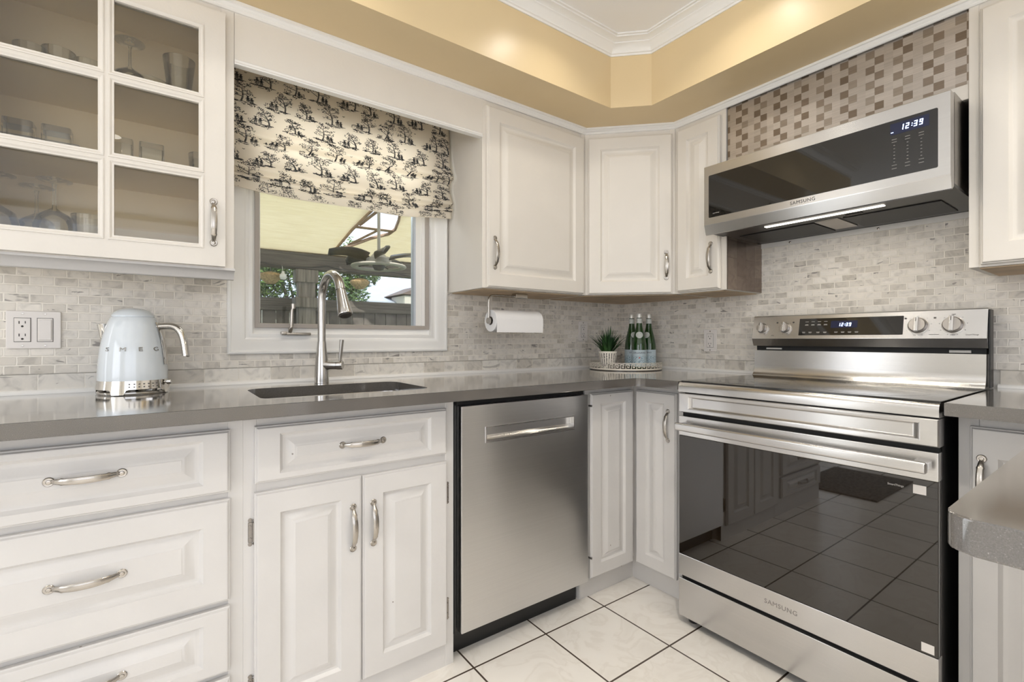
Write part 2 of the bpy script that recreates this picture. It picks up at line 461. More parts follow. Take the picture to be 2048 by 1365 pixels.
# ------------------------------------------------------------------ mesh helpers
def finish(name, bm, mat, parent=None, smooth=35, loc=None, recalc=True):
    if recalc:
        bmesh.ops.recalc_face_normals(bm, faces=bm.faces)
    me = bpy.data.meshes.new(name)
    bm.to_mesh(me)
    bm.free()
    for mm in (mat if isinstance(mat, (list, tuple)) else [mat]):
        me.materials.append(mm)
    if smooth:
        for p in me.polygons: p.use_smooth = True
        me.set_sharp_from_angle(angle=math.radians(smooth))
    o = bpy.data.objects.new(name, me)
    COL.objects.link(o)
    if parent: o.parent = parent
    if loc: o.location = loc
    return o

def B(): return bmesh.new()

def box(bm, x0, x1, y0, y1, z0, z1, bev=0.0, seg=2):
    r = bmesh.ops.create_cube(bm, size=1.0)
    vs = r['verts']
    for v in vs:
        v.co = Vector(((x0 + x1) / 2 + v.co.x * (x1 - x0), (y0 + y1) / 2 + v.co.y * (y1 - y0), (z0 + z1) / 2 + v.co.z * (z1 - z0)))
    if bev > 0:
        es = list({e for v in vs for e in v.link_edges})
        bmesh.ops.bevel(bm, geom=es, offset=bev, segments=seg, affect='EDGES', profile=0.5)
    return bm

def boxo(name, mat, parent, x0, x1, y0, y1, z0, z1, bev=0.0, seg=2):
    bm = B(); box(bm, x0, x1, y0, y1, z0, z1, bev, seg)
    return finish(name, bm, mat, parent)

def lathe(bm, prof, n=32, c=(0, 0, 0), axis='z', a0=0.0, a1=2 * PI):
    full = abs(a1 - a0 - 2 * PI) < 1e-6
    rings = []
    cnt = n if full else n + 1
    for r, z in prof:
        ring = []
        if r < 1e-6 and full:
            p = (0, 0, z)
            ring = [bm.verts.new(ax(p, axis, c))]
        else:
            for k in range(cnt):
                a = a0 + (a1 - a0) * k / n
                ring.append(bm.verts.new(ax((r * math.cos(a), r * math.sin(a), z), axis, c)))
        rings.append(ring)
    for i in range(len(rings) - 1):
        A, Bq = rings[i], rings[i + 1]
        m = n
        for k in range(m):
            k2 = (k + 1) % cnt if full else k + 1
            if len(A) == 1 and len(Bq) == 1: continue
            if len(A) == 1: f = [A[0], Bq[k], Bq[k2]]
            elif len(Bq) == 1: f = [A[k], A[k2], Bq[0]]
            else: f = [A[k], A[k2], Bq[k2], Bq[k]]
            try: bm.faces.new(f)
            except ValueError: pass
    return bm

def ax(p, axis, c):
    x, y, z = p
    if axis == 'z': q = (x, y, z)
    elif axis == 'x': q = (z, x, y)
    else: q = (x, -z, y)          # profile axis points to -y (towards the room)
    return Vector((q[0] + c[0], q[1] + c[1], q[2] + c[2]))

def sweep(bm, path, ra, rb=None, side=None, n=12, cap=True, closed=False):
    """elliptical tube; ra along 'side' direction, rb across"""
    P = [Vector(p) for p in path]
    L = len(P)
    ra = ra if isinstance(ra, (list, tuple)) else [ra] * L
    rb = ra if rb is None else (rb if isinstance(rb, (list, tuple)) else [rb] * L)
    rings = []
    prev = None
    for i in range(L):
        if closed: t = (P[(i + 1) % L] - P[i - 1]).normalized()
        elif i == 0: t = (P[1] - P[0]).normalized()
        elif i == L - 1: t = (P[-1] - P[-2]).normalized()
        else: t = (P[i + 1] - P[i - 1]).normalized()
        if side is not None:
            s = Vector(side); s = (s - t * s.dot(t)).normalized()
        else:
            s = prev if prev is not None else (Vector((0, 0, 1)) if abs(t.z) < 0.9 else Vector((1, 0, 0)))
            s = (s - t * s.dot(t)).normalized(); prev = s
        u = t.cross(s)
        rings.append([bm.verts.new(P[i] + s * (ra[i] * math.cos(2 * PI * k / n)) + u * (rb[i] * math.sin(2 * PI * k / n))) for k in range(n)])
    R = range(L) if closed else range(L - 1)
    for i in R:
        A, C = rings[i], rings[(i + 1) % L]
        for k in range(n):
            bm.faces.new([A[k], A[(k + 1) % n], C[(k + 1) % n], C[k]])
    if cap and not closed:
        bm.faces.new(rings[0]); bm.faces.new(rings[-1])
    return bm

def prism(bm, poly, z0, z1, bev=0.0, seg=2):
    lo = [bm.verts.new((x, y, z0)) for x, y in poly]
    hi = [bm.verts.new((x, y, z1)) for x, y in poly]
    n = len(poly)
    fs = [bm.faces.new(lo[::-1]), bm.faces.new(hi)]
    for i in range(n):
        fs.append(bm.faces.new([lo[i], lo[(i + 1) % n], hi[(i + 1) % n], hi[i]]))
    if bev > 0:
        es = {e for f in fs for e in f.edges}
        bmesh.ops.bevel(bm, geom=list(es), offset=bev, segments=seg, affect='EDGES', profile=0.5)
    return bm

def extr(bm, prof, x0, x1, axis='x'):
    """closed profile [(a,b)] extruded along an axis; for x: (y,z); for y: (x,z)"""
    def mk(s):
        if axis == 'x': return [bm.verts.new((s, a, b)) for a, b in prof]
        return [bm.verts.new((a, s, b)) for a, b in prof]
    A, C = mk(x0), mk(x1)
    n = len(prof)
    bm.faces.new(A[::-1]); bm.faces.new(C)
    for i in range(n):
        bm.faces.new([A[i], A[(i + 1) % n], C[(i + 1) % n], C[i]])
    return bm

def miter(bm, prof, path):
    """profile [(out, z)] swept along a horizontal open polyline; 'out' is to the left-hand normal"""
    P = [Vector((p[0], p[1])) for p in path]
    rings = []
    for i, p in enumerate(P):
        if i == 0: d = (P[1] - P[0]).normalized(); nrm = Vector((-d.y, d.x)); k = 1
        elif i == len(P) - 1: d = (P[-1] - P[-2]).normalized(); nrm = Vector((-d.y, d.x)); k = 1
        else:
            d0 = (P[i] - P[i - 1]).normalized(); d1 = (P[i + 1] - P[i]).normalized()
            n0 = Vector((-d0.y, d0.x)); n1 = Vector((-d1.y, d1.x))
            nrm = (n0 + n1).normalized(); k = 1 / nrm.dot(n0)
        rings.append([bm.verts.new((p.x + nrm.x * o * k, p.y + nrm.y * o * k, z)) for o, z in prof])
    n = len(prof)
    for i in range(len(rings) - 1):
        for k in range(n):
            bm.faces.new([rings[i][k], rings[i][(k + 1) % n], rings[i + 1][(k + 1) % n], rings[i + 1][k]])
    bm.faces.new(rings[0]); bm.faces.new(rings[-1])
    return bm

def loops_panel(bm, x0, x1, z0, z1, loops, yb):
    """raised panel: loops of (inset_x, inset_z_top, inset_z_bottom, y)."""
    rings = []
    for ix, it, ib, y in loops:
        rings.append([bm.verts.new(p) for p in ((x0 + ix, y, z0 + ib), (x1 - ix, y, z0 + ib), (x1 - ix, y, z1 - it), (x0 + ix, y, z1 - it))])
    for a, c in zip(rings[:-1], rings[1:]):
        for k in range(4):
            bm.faces.new([a[k], a[(k + 1) % 4], c[(k + 1) % 4], c[k]])
    bm.faces.new(rings[-1])
    bm.faces.new(rings[0][::-1])

def door_bm(x0, x1, z0, z1, yb, t=0.02, fx=0.058, ft=0.058, fb=0.058, rx=0.036, rz=0.036):
    """raised-panel door, back at y=yb, front at y=yb-t; cathedral-free square panel"""
    f = yb - t
    L = [(0, 0, 0, yb), (0, 0, 0, f + 0.008), (0.0015, 0.0015, 0.0015, f + 0.0065), (0.003, 0.003, 0.003, f + 0.0062), (0.006, 0.006, 0.006, f + 0.001), (0.009, 0.009, 0.009, f)]
    def ins(d, y): L.append((fx + d * rx, ft + d * rz, fb + d * rz, y))
    ins(0.0, f); ins(0.03, f + 0.0015); ins(0.10, f + 0.0050); ins(0.20, f + 0.0090); ins(0.34, f + 0.0102)
    ins(0.45, f + 0.0092); ins(0.85, f + 0.0022); ins(0.95, f + 0.0008); ins(0.97, f + 0.0022) if False else None
    ins(1.0, f + 0.0004); ins(1.04, f - 0.0006)
    bm = B()
    loops_panel(bm, x0, x1, z0, z1, L, yb)
    return bm

def handle_bm(L=0.138):
    """bow pull along local z, mounted on plane y=0, bulging to -y"""
    bm = B()
    h = L / 2
    for s in (-1, 1):
        c = (0, 0, s * (h - 0.0095))
        lathe(bm, [(0.0, -0.0005), (0.0098, -0.0005), (0.0100, 0.0016), (0.0086, 0.0030), (0.0068, 0.0026), (0.0050, 0.0030), (0.0040, 0.0048), (0.0, 0.0056)], 18, c, 'y')
    pts, ra, rb = [], [], []
    n = 26
    for i in range(n + 1):
        u = -1 + 2 * i / n
        z = u * (h - 0.014)
        k = max(0.0, 1 - abs(u) ** 2.3)
        y = -0.0022 - 0.0225 * (k ** 0.85)
        w = 0.0042 + 0.0036 * (k ** 0.7)
        if 0.63 < abs(u) < 0.72: w += 0.0012
        pts.append((0, y, z)); ra.append(w); rb.append(0.0022 + (0.0006 if 0.63 < abs(u) < 0.72 else 0))
    sweep(bm, pts, ra, rb, side=(1, 0, 0), n=12)
    return bm
HANDLE_ME = None
def handle(parent, x, y, z, horiz=False, label=None):
    global HANDLE_ME
    if HANDLE_ME is None:
        o = finish('handle', handle_bm(), M_nickel, parent, 40)
        HANDLE_ME = o.data
    else:
        o = bpy.data.objects.new('handle', HANDLE_ME); COL.objects.link(o); o.parent = parent
    o.location = (x, y, z)
    if horiz: o.rotation_euler = (0, PI / 2, 0)
    return o

HINGE_ME = None
def hinge(parent, x, y, z, s=1):
    global HINGE_ME
    if HINGE_ME is None:
        bm = B()
        box(bm, -0.011, 0.0, -0.0015, 0.0, -0.026, 0.026, 0.0007, 1)
        lathe(bm, [(0, -0.034), (0.0022, -0.032), (0.0035, -0.029), (0.0016, -0.027), (0.0036, -0.025), (0.0036, 0.025), (0.0016, 0.027), (0.0035, 0.029), (0.0022, 0.032), (0, 0.034)], 10, (0.002, -0.004, 0))
        for zz in (-0.016, 0.016):
            lathe(bm, [(0.003, 0.0), (0.003, 0.0012), (0, 0.002)], 8, (-0.006, -0.0015, zz), 'y')
        for zz in (-0.031, 0.031):
            lathe(bm, [(0.0055, 0.0), (0.0055, 0.001), (0, 0.0015)], 8, (-0.006, 0, zz), 'y')
        o = finish('hinge', bm, M_hinge, parent)
        HINGE_ME = o.data
    else:
        o = bpy.data.objects.new('hinge', HINGE_ME); COL.objects.link(o); o.parent = parent
    o.location = (x, y, z)
    if s < 0: o.rotation_euler = (0, PI, 0)
    return o

def thing(name, label, cat, loc=(0, 0, 0), rotz=0.0, group=None):
    o = bpy.data.objects.new(name, None)
    COL.objects.link(o)
    o.empty_display_size = 0.1
    o.location = loc; o.rotation_euler = (0, 0, rotz)
    o['label'] = label; o['category'] = cat
    if group: o['group'] = group
    return o

def tag(o, label, cat, group=None):
    o['label'] = label; o['category'] = cat
    if group: o['group'] = group
    return o

def struct(o, label=None):
    o['kind'] = 'structure'
    if label: o['label'] = label
    return o

def text_bm(s, size, extrude=0.0, spacing=1.0, align='CENTER', res=3):
    cu = bpy.data.curves.new('t', 'FONT')
    cu.body = s; cu.size = size; cu.extrude = extrude; cu.space_character = spacing
    cu.align_x = align; cu.align_y = 'CENTER'; cu.resolution_u = res
    o = bpy.data.objects.new('t', cu); COL.objects.link(o)
    dg = bpy.context.evaluated_depsgraph_get()
    me = bpy.data.meshes.new_from_object(o.evaluated_get(dg))
    bm = B(); bm.from_mesh(me)
    bpy.data.objects.remove(o); bpy.data.curves.remove(cu); bpy.data.meshes.remove(me)
    return bm

def text(name, s, size, mat, parent, loc, extrude=0.0004, spacing=1.0, align='CENTER', xs=1.0, tilt=0.0, bold=0.0):
    """writing on a face whose normal is local -y"""
    bm = text_bm(s, size, extrude, spacing, align)
    M = Matrix.Translation(loc) @ Matrix.Rotation(tilt, 4, 'X') @ Matrix.Rotation(PI / 2, 4, 'X') @ Matrix.Diagonal((xs, 1, 1, 1))
    bmesh.ops.transform(bm, matrix=M, verts=bm.verts)
    return finish(name, bm, mat, parent, smooth=0)

SEG = {'0': 'abcdef', '1': 'bc', '2': 'abged', '3': 'abgcd', '9': 'abfgcd'}
def seven(name, s, h, mat, parent, loc, tilt=0.0):
    """slanted seven-segment digits on a face whose normal is local -y"""
    bm = B(); w = h * 0.5; th = h * 0.075; pitch = h * 0.78
    xs = []; x = 0.0
    for ch in s:
        xs.append(x); x += pitch * (0.5 if ch == ':' else 1.0)
    tot = x - pitch * 0.25
    def q(x0, z0, x1, z1):
        vs = []
        for y in (-0.0003, 0.0):
            for a, b_ in ((x0, z0), (x1, z0), (x1, z1), (x0, z1)): vs.append(bm.verts.new((a + 0.12 * b_, y, b_)))
        for f in ((0, 1, 2, 3), (7, 6, 5, 4), (0, 4, 5, 1), (1, 5, 6, 2), (2, 6, 7, 3), (3, 7, 4, 0)): bm.faces.new([vs[i] for i in f])
    for ch, x0 in zip(s, xs):
        x0 -= tot / 2; g = th * 0.25
        if ch == ':':
            for z in (-h * 0.18, h * 0.18): q(x0 + th, z - th, x0 + 3 * th, z + th)
            continue
        R_ = {'a': (x0 + g, h / 2 - 2 * th, x0 + w - g, h / 2), 'd': (x0 + g, -h / 2, x0 + w - g, -h / 2 + 2 * th), 'g': (x0 + g, -th, x0 + w - g, th),
              'f': (x0, th * 0.5, x0 + 2 * th, h / 2 - g), 'b': (x0 + w - 2 * th, th * 0.5, x0 + w, h / 2 - g), 'e': (x0, -h / 2 + g, x0 + 2 * th, -th * 0.5), 'c': (x0 + w - 2 * th, -h / 2 + g, x0 + w, -th * 0.5)}
        for k in SEG[ch]: q(*R_[k])
    bmesh.ops.transform(bm, matrix=Matrix.Translation(loc) @ Matrix.Rotation(tilt, 4, 'X'), verts=bm.verts)
    return finish(name, bm, mat, parent, 0, recalc=False)

def cut(obj, cutter_bm):
    """boolean difference, baked into the mesh"""
    me = bpy.data.meshes.new('c'); cutter_bm.to_mesh(me); cutter_bm.free()
    c = bpy.data.objects.new('c', me); COL.objects.link(c)
    c.matrix_world = Matrix.Identity(4)
    md = obj.modifiers.new('b', 'BOOLEAN'); md.operation = 'DIFFERENCE'; md.object = c; md.solver = 'EXACT'
    dg = bpy.context.evaluated_depsgraph_get()
    new = bpy.data.meshes.new_from_object(obj.evaluated_get(dg))
    obj.modifiers.clear()
    obj.data = new
    bpy.data.objects.remove(c); bpy.data.meshes.remove(me)
    for p in new.polygons: p.use_smooth = True
    new.set_sharp_from_angle(angle=math.radians(35))

def rrect(x0, x1, y0, y1, r, n=6):
    pts = []
    for cx, cy, a in ((x1 - r, y1 - r, 0), (x0 + r, y1 - r, PI / 2), (x0 + r, y0 + r, PI), (x1 - r, y0 + r, 3 * PI / 2)):
        for k in range(n + 1):
            b_ = a + PI / 2 * k / n
            pts.append((cx + r * math.cos(b_), cy + r * math.sin(b_)))
    return pts

RB = -PI / 2     # things on the right wall: local x runs towards the viewer, local -y faces the room

# ================================================================== ROOM SHELL
XL, YF = -5.6, -5.0
bm = B(); box(bm, XL, 0.0, YF, 0.0, -0.08, 0.0)
floor = struct(finish('floor', bm, M_floor, None, 0), 'cream marble-look square floor tiles with dark grout')

# wall_back (window wall, plane y=0) with window hole and patio door hole
WX0, WX1, WZ0, WZ1 = -1.985, -1.262, 1.085, 1.93
DX0, DX1, DZ1 = -4.9, -3.1, 2.1
bm = B()
T = 0.14
for x0, x1, z0, z1 in ((XL, DX0, 0, 2.5), (DX0, DX1, DZ1, 2.5), (DX1, WX0, 0, 2.5), (WX0, WX1, 0, WZ0), (WX0, WX1, WZ1, 2.5), (WX1, 0.14, 0, 2.5)):
    box(bm, x0, x1, 0, T, z0, z1)
wb = struct(finish('wall_back', bm, M_wall, None, 0), 'window wall behind the sink, tan paint above marble backsplash')
bm = B(); box(bm, 0, T, YF, 0.0, 0, 2.5)
wr_ = struct(finish('wall_right', bm, M_wall, None, 0), 'wall behind the stove')
bm = B()
for y0, y1, z0, z1 in ((YF, -3.8, 0, 2.5), (-3.8, -1.4, 0, 0.6), (-3.8, -1.4, 2.15, 2.5), (-1.4, 0, 0, 2.5)):
    box(bm, XL - T, XL, y0, y1, z0, z1)
struct(finish('wall_left', bm, M_wall, None, 0))
bm = B()
for x0, x1, z0, z1 in ((XL, -4.6, 0, 2.5), (-4.6, -1.4, 0, 0.5), (-4.6, -1.4, 2.3, 2.5), (-1.4, 0, 0, 2.5)):
    box(bm, x0, x1, YF - T, YF, z0, z1)
struct(finish('wall_front', bm, M_wall, None, 0))

# backsplashes (bricks between z .9745 and 1.285), border row, quarter round
def backsplash(parent, axis, a0, a1, zt=1.2925, mat=None, bmat=None, zb=0.9745):
    bm = B()
    if axis == 'x': box(bm, a0, a1, -0.010, 0, zb, zt)
    else: box(bm, -0.010, 0, a0, a1, zb, zt)
    finish('backsplash', bm, mat, parent, 0)
bs_parent = wb
for (a0, a1, zt) in ((-2.72, -2.055, 1.2925), (-1.192, -0.010, 1.2925)):
    backsplash(wb, 'x', a0, a1, zt, M_tileA)
bm = B(); box(bm, -2.055, -1.192, -0.010, 0, 0.9745, 1.022); finish('backsplash', bm, M_tileA, wb, 0)
bm = B(); box(bm, -2.72, -0.010, -0.0105, 0, 0.9145, 0.9725); finish('border_tiles', bm, M_borderA, wb, 0)
bm = B(); box(bm, -0.010, 0, -3.2, 0.0, 0.9745, 1.53); finish('backsplash', bm, M_tileB, wr_, 0)
bm = B(); box(bm, -0.0105, 0, -0.83, 0.0, 0.9145, 0.9725); finish('border_tiles', bm, M_borderB, wr_, 0)
bm = B(); box(bm, -0.0105, 0, -3.2, -1.62, 0.9145, 0.9725); finish('border_tiles', bm, M_borderB, wr_, 0)
def qround(parent, axis, a0, a1, s=1):
    prof = [(-0.0105, 0.9152)] + [(-0.0105 - 0.0125 * math.cos(k * PI / 12), 0.9152 + 0.0125 * math.sin(k * PI / 12)) for k in range(0, 7)]
    bm = B(); extr(bm, prof, a0, a1, axis)
    finish('quarter_round', bm, M_trim, parent)
qround(wb, 'x', -2.72, -0.011)
qround(wr_, 'y', -0.842, -0.011)
qround(wr_, 'y', -3.2, -1.615)

# ceiling with soffit (stepped down over the cabinets) and crown moulding
SZ = 2.08
SA, SB = -0.518, -0.541
bm = B(); box(bm, XL, 0.14, YF, 0.14, CEIL, 2.5)
ceil = struct(finish('ceiling', bm, M_ceil, None, 0), 'white ceiling with a tan soffit stepped down over the cabinets')
P_in = [(-2.9, SA), (-0.664, SA), (SB, -0.639), (SB, -4.0)]
bm = B()
prism(bm, [(-2.9, 0.0), (-2.9, SA), (-0.664, SA), (SB, -0.639), (SB, -4.0), (0.0, -4.0), (0.0, 0.0)], SZ, CEIL)
finish('soffit', bm, M_tan, ceil, 0)
prof = [(0.0, 2.300), (-0.005, 2.300), (-0.006, 2.307), (-0.011, 2.309), (-0.011, 2.313), (-0.014, 2.318), (-0.026, 2.334), (-0.034, 2.339), (-0.034, 2.343), (-0.044, 2.350), (-0.056, 2.353), (-0.056, 2.359), (-0.064, 2.359), (-0.064, CEIL + 0.001), (0.0, CEIL + 0.001)]
bm = B(); miter(bm, prof, P_in)
struct(finish('trim_1', bm, M_trim, None, 30), 'white crown moulding where the soffit meets the ceiling')
# far cased corner of the tray: nothing visible

# trim over the cabinets
yA, xB = -0.297, -0.307
diagA, diagB = (-0.600, yA), (xB, -0.590)
prof = [(0.0, 2.054), (-0.006, 2.054), (-0.010, 2.058), (-0.010, 2.061), (-0.015, 2.065), (-0.017, 2.069), (-0.022, 2.071), (-0.022, 2.0795), (0.0, 2.0795)]
bm = B(); miter(bm, prof, [(-2.68, yA), diagA, diagB, (xB, -3.0)])
struct(finish('trim_2', bm, M_trim, None, 30), 'thin white moulding along the tops of the wall cabinets')

# ------------------------------------------------------------------ window over the sink
win = bpy.data.objects.new('window_1', None); COL.objects.link(win); struct(win, 'white framed casement window over the sink')
# casing: mitred picture-frame moulding
def frame_bm(x0, x1, z0, z1, prof):
    """prof: list of (inset from the outer edge, y) closed around; mitred frame"""
    bm = B()
    rings = []
    for d, y in prof:
        rings.append([bm.verts.new(p) for p in ((x0 + d, y, z0 + d), (x1 - d, y, z0 + d), (x1 - d, y, z1 - d), (x0 + d, y, z1 - d))])
    n = len(rings)
    for i in range(n):
        a, c = rings[i], rings[(i + 1) % n]
        for k in range(4):
            bm.faces.new([a[k], a[(k + 1) % 4], c[(k + 1) % 4], c[k]])
    return bm
finish('casing', frame_bm(-2.055, -1.1935, 1.0215, 2.02, [(0, 0.0), (0, -0.021), (0.004, -0.024), (0.010, -0.024), (0.012, -0.0205), (0.022, -0.019), (0.042, -0.017), (0.052, -0.014), (0.056, -0.010), (0.060, -0.008), (0.070, -0.008), (0.070, 0.0)]), M_trim, win, 30)
finish('jamb', frame_bm(-1.9870, -1.2600, 1.0830, 1.935, [(0.0, -0.009), (0.004, -0.010), (0.011, -0.010), (0.011, 0.010), (0.016, 0.012), (0.016, 0.135), (0.0, 0.135)]), M_trim, win, 30)
# inner stop steps right side (track lines) and sash
finish('sash', frame_bm(-1.973, -1.274, 1.098, 1.92, [(0.0, 0.012), (0.004, 0.012), (0.026, 0.020), (0.028, 0.032), (0.028, 0.060), (0.0, 0.060)]), M_trim, win, 30)
M_screen = plain('screen_frame', (0.42, 0.38, 0.34), 0.45)
finish('screen_frame', frame_bm(-1.9665, -1.266 - 0.006, 1.118, 1.905, [(0.0, 0.013), (0.0, 0.006), (0.0145, 0.006), (0.0165, 0.010), (0.0165, 0.016), (0.0, 0.016)]), M_screen, win, 30)
bm = B(); box(bm, -1.955, -1.29, 0.040, 0.044, 1.125, 1.90); finish('pane', bm, M_pane, win, 0)
boxo('spacer', plain('window_spacer', (0.55, 0.60, 0.66), 0.4), win, -1.335, -1.326, 0.03, 0.06, 1.126, 1.90)
boxo('track', M_trim, win, -1.326, -1.296, 0.028, 0.06, 1.126, 1.90)
# crank handle and its cover
bm = B()
box(bm, -1.882, -1.780, -0.026, 0.002, 1.090, 1.100, 0.003)
box(bm, -1.884, -1.865, -0.030, 0.0, 1.092, 1.104, 0.003)
finish('crank_base', bm, M_nickel, win)
bm = B()
sweep(bm, [(-1.853, -0.020, 1.100), (-1.853, -0.026, 1.112), (-1.850, -0.034, 1.122), (-1.850, -0.036, 1.16), (-1.849, -0.036, 1.182), (-1.846, -0.038, 1.194)], [0.006, 0.008, 0.006, 0.0055, 0.005, 0.005], [0.006, 0.008, 0.0045, 0.004, 0.004, 0.004], side=(1, 0, 0), n=12)
lathe(bm, [(0.0, 0.0), (0.0075, 0.0), (0.008, 0.01), (0.0085, 0.018), (0.0, 0.018)], 14, (-1.846, -0.040, 1.188))
finish('crank_handle', bm, M_nickel, win)

# patio door (out of frame, lights the room) and unseen rear and side windows, added for light
d1 = bpy.data.objects.new('door_1', None); COL.objects.link(d1); struct(d1)
finish('door_frame', frame_bm(DX0, DX1, 0.0, DZ1, [(0, 0.0), (0, 0.08), (0.06, 0.08), (0.06, 0.0)]), M_trim, d1)
boxo('mullion', M_trim, d1, -4.04, -3.96, 0.02, 0.06, 0.05, DZ1 - 0.05)
bm = B(); box(bm, DX0 + 0.05, DX1 - 0.05, 0.03, 0.034, 0.05, DZ1 - 0.05); finish('pane', bm, M_pane, d1, 0)
for nm, (x0, x1, z0, z1) in (('window_2', (-4.6, -1.4, 0.5, 2.3)),):
    w2 = bpy.data.objects.new(nm, None); COL.objects.link(w2); struct(w2)
    bm = frame_bm(x0, x1, z0, z1, [(0, YF - 0.10), (0, YF + 0.01), (0.07, YF + 0.01), (0.07, YF - 0.10)])
    finish('window_frame', bm, M_trim, w2)
    bm = B(); box(bm, -3.04, -2.96, YF - 0.08, YF, z0 + 0.05, z1 - 0.05); finish('mullion', bm, M_trim, w2)
w3 = bpy.data.objects.new('window_3', None); COL.objects.link(w3); struct(w3)
bm = B()
for y0, y1, z0, z1 in ((-3.8, -3.73, 0.6, 2.15), (-1.47, -1.4, 0.6, 2.15), (-3.8, -1.4, 0.6, 0.67), (-3.8, -1.4, 2.08, 2.15), (-2.63, -2.57, 0.6, 2.15)):
    box(bm, XL - 0.1, XL + 0.01, y0, y1, z0, z1)
finish('window_frame', bm, M_trim, w3)

# ================================================================== BASE CABINETS
FF, DF = -0.545, -0.545     # face frame plane; doors sit on it
def base_box(t, x0, x1, kick=True, zt=0.881, z0=0.0):
    """carcass with flush painted face frame"""
    bm = B(); box(bm, x0, x1, -0.543, -0.02, z0, zt)
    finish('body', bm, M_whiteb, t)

# --- drawer cabinet
t = thing('drawer_cabinet', 'white four-drawer base cabinet below the light blue kettle', 'cabinet', (-2.665, 0, 0))
W_ = -2.069 + 2.665
base_box(t, 0, W_)
boxo('stile', M_whiteb, t, W_ - 0.034, W_, FF, -0.543, 0.10, 0.881, 0.0008, 1)
boxo('stile', M_whiteb, t, 0, 0.034, FF, -0.543, 0.10, 0.881, 0.0008, 1)
boxo('toe_kick', M_whiteb, t, 0, W_, -0.5435, -0.5, 0.0, 0.0995)
for k, (z0, z1, ft, fb, rz) in enumerate(((0.692, 0.848, 0.020, 0.026, 0.040), (0.421, 0.675, 0.060, 0.059, 0.036), (0.243, 0.406, 0.030, 0.030, 0.036), (0.105, 0.228, 0.022, 0.022, 0.030))):
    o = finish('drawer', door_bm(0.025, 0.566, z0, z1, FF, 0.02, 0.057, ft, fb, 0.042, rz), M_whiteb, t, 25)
    zc = (0.776, 0.551, 0.322, 0.165)[k]
    handle(o, 0.296, FF - 0.02, zc, True)

# --- sink cabinet
t = thing('sink_cabinet', 'white base cabinet under the sink with one false drawer above two doors', 'cabinet', (-2.069, 0, 0))
W_ = 2.069 - 1.455
bm = B()
box(bm, 0, 0.018, -0.543, -0.02, 0, 0.881); box(bm, W_ - 0.018, W_, -0.543, -0.02, 0, 0.881)
box(bm, 0.018, W_ - 0.018, -0.543, -0.02, 0.0, 0.10); box(bm, 0.018, W_ - 0.018, -0.035, -0.02, 0.1, 0.881)
finish('body', bm, M_whiteb, t)
bm = B()
box(bm, 0.0, 0.031, FF, -0.52, 0.0, 0.881, 0.0008, 1); box(bm, W_ - 0.030, W_, FF, -0.52, 0.0, 0.881, 0.0008, 1)
box(bm, 0.031, W_ - 0.030, FF + 0.0006, -0.52, 0.845, 0.881); box(bm, 0.031, W_ - 0.030, FF + 0.0006, -0.52, 0.66, 0.72); box(bm, 0.031, W_ - 0.030, FF + 0.0006, -0.52, 0.0, 0.10)
finish('face_frame', bm, M_whiteb, t)
o = finish('drawer', door_bm(0.025, 0.581, 0.701, 0.849, FF, 0.02, 0.058, 0.022, 0.020, 0.040, 0.038), M_whiteb, t, 25)
handle(o, 0.3045, FF - 0.02, 0.7745, True)
o = finish('door', door_bm(0.024, 0.3025, 0.078, 0.677, FF, 0.02, 0.060), M_whiteb, t, 25)
handle(o, 0.275, FF - 0.02, 0.533)
hinge(o, 0.022, FF, 0.575); hinge(o, 0.022, FF, 0.17)
o = finish('door', door_bm(0.3045, 0.583, 0.078, 0.676, FF, 0.02, 0.060), M_whiteb, t, 25)
handle(o, 0.335, FF - 0.02, 0.5345)
hinge(o, 0.585, FF, 0.569, -1); hinge(o, 0.585, FF, 0.188, -1)

# --- corner cabinet (lazy-susan style, two doors meeting in the inside corner)
t = thing('corner_cabinet', 'white corner base cabinet with two tall narrow doors meeting between dishwasher and stove', 'cabinet', (0, 0, 0))
bm = B()
prism(bm, [(-0.02, -0.02), (-0.8475, -0.02), (-0.8475, -0.543), (-0.543, -0.543), (-0.543, -0.838), (-0.02, -0.838)], 0.11, 0.881)
prism(bm, [(-0.02, -0.02), (-0.8475, -0.02), (-0.8475, -0.512), (-0.512, -0.512), (-0.512, -0.838), (-0.02, -0.838)], 0.0, 0.11)
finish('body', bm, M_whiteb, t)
boxo('stile', M_whiteb, t, -0.8475, -0.812, FF, -0.542, 0.095, 0.881, 0.0008, 1)
boxo('stile', M_whiteb, t, FF, -0.542, -0.838, -0.788, 0.095, 0.881, 0.0008, 1)
bm = B(); box(bm, -0.845, -0.512, -0.515, -0.511, 0, 0.094); box(bm, -0.515, -0.511, -0.838, -0.514, 0, 0.094)
finish('toe_kick', bm, M_whiteb, t)
o = finish('door', door_bm(-0.829, -0.5665, 0.098, 0.853, FF, 0.02, 0.055, 0.045, 0.055, 0.040), M_whiteb, t, 25)
for zz in (0.80, 0.18):
    bm = B(); box(bm, -0.831, -0.826, FF - 0.021, FF - 0.004, zz, zz + 0.007); finish('hinge', bm, M_dmark, o)
bm = door_bm(0.5695, 0.788 - 0.014, 0.098, 0.854, FF, 0.02, 0.055, 0.045, 0.055, 0.040)
bmesh.ops.rotate(bm, verts=bm.verts, cent=(0, 0, 0), matrix=Matrix.Rotation(RB, 3, 'Z'))
o = finish('door', bm, M_whiteb, t, 25)
h_ = handle(o, FF - 0.02, -0.7375, 0.7195); h_.rotation_euler = (0, 0, RB)

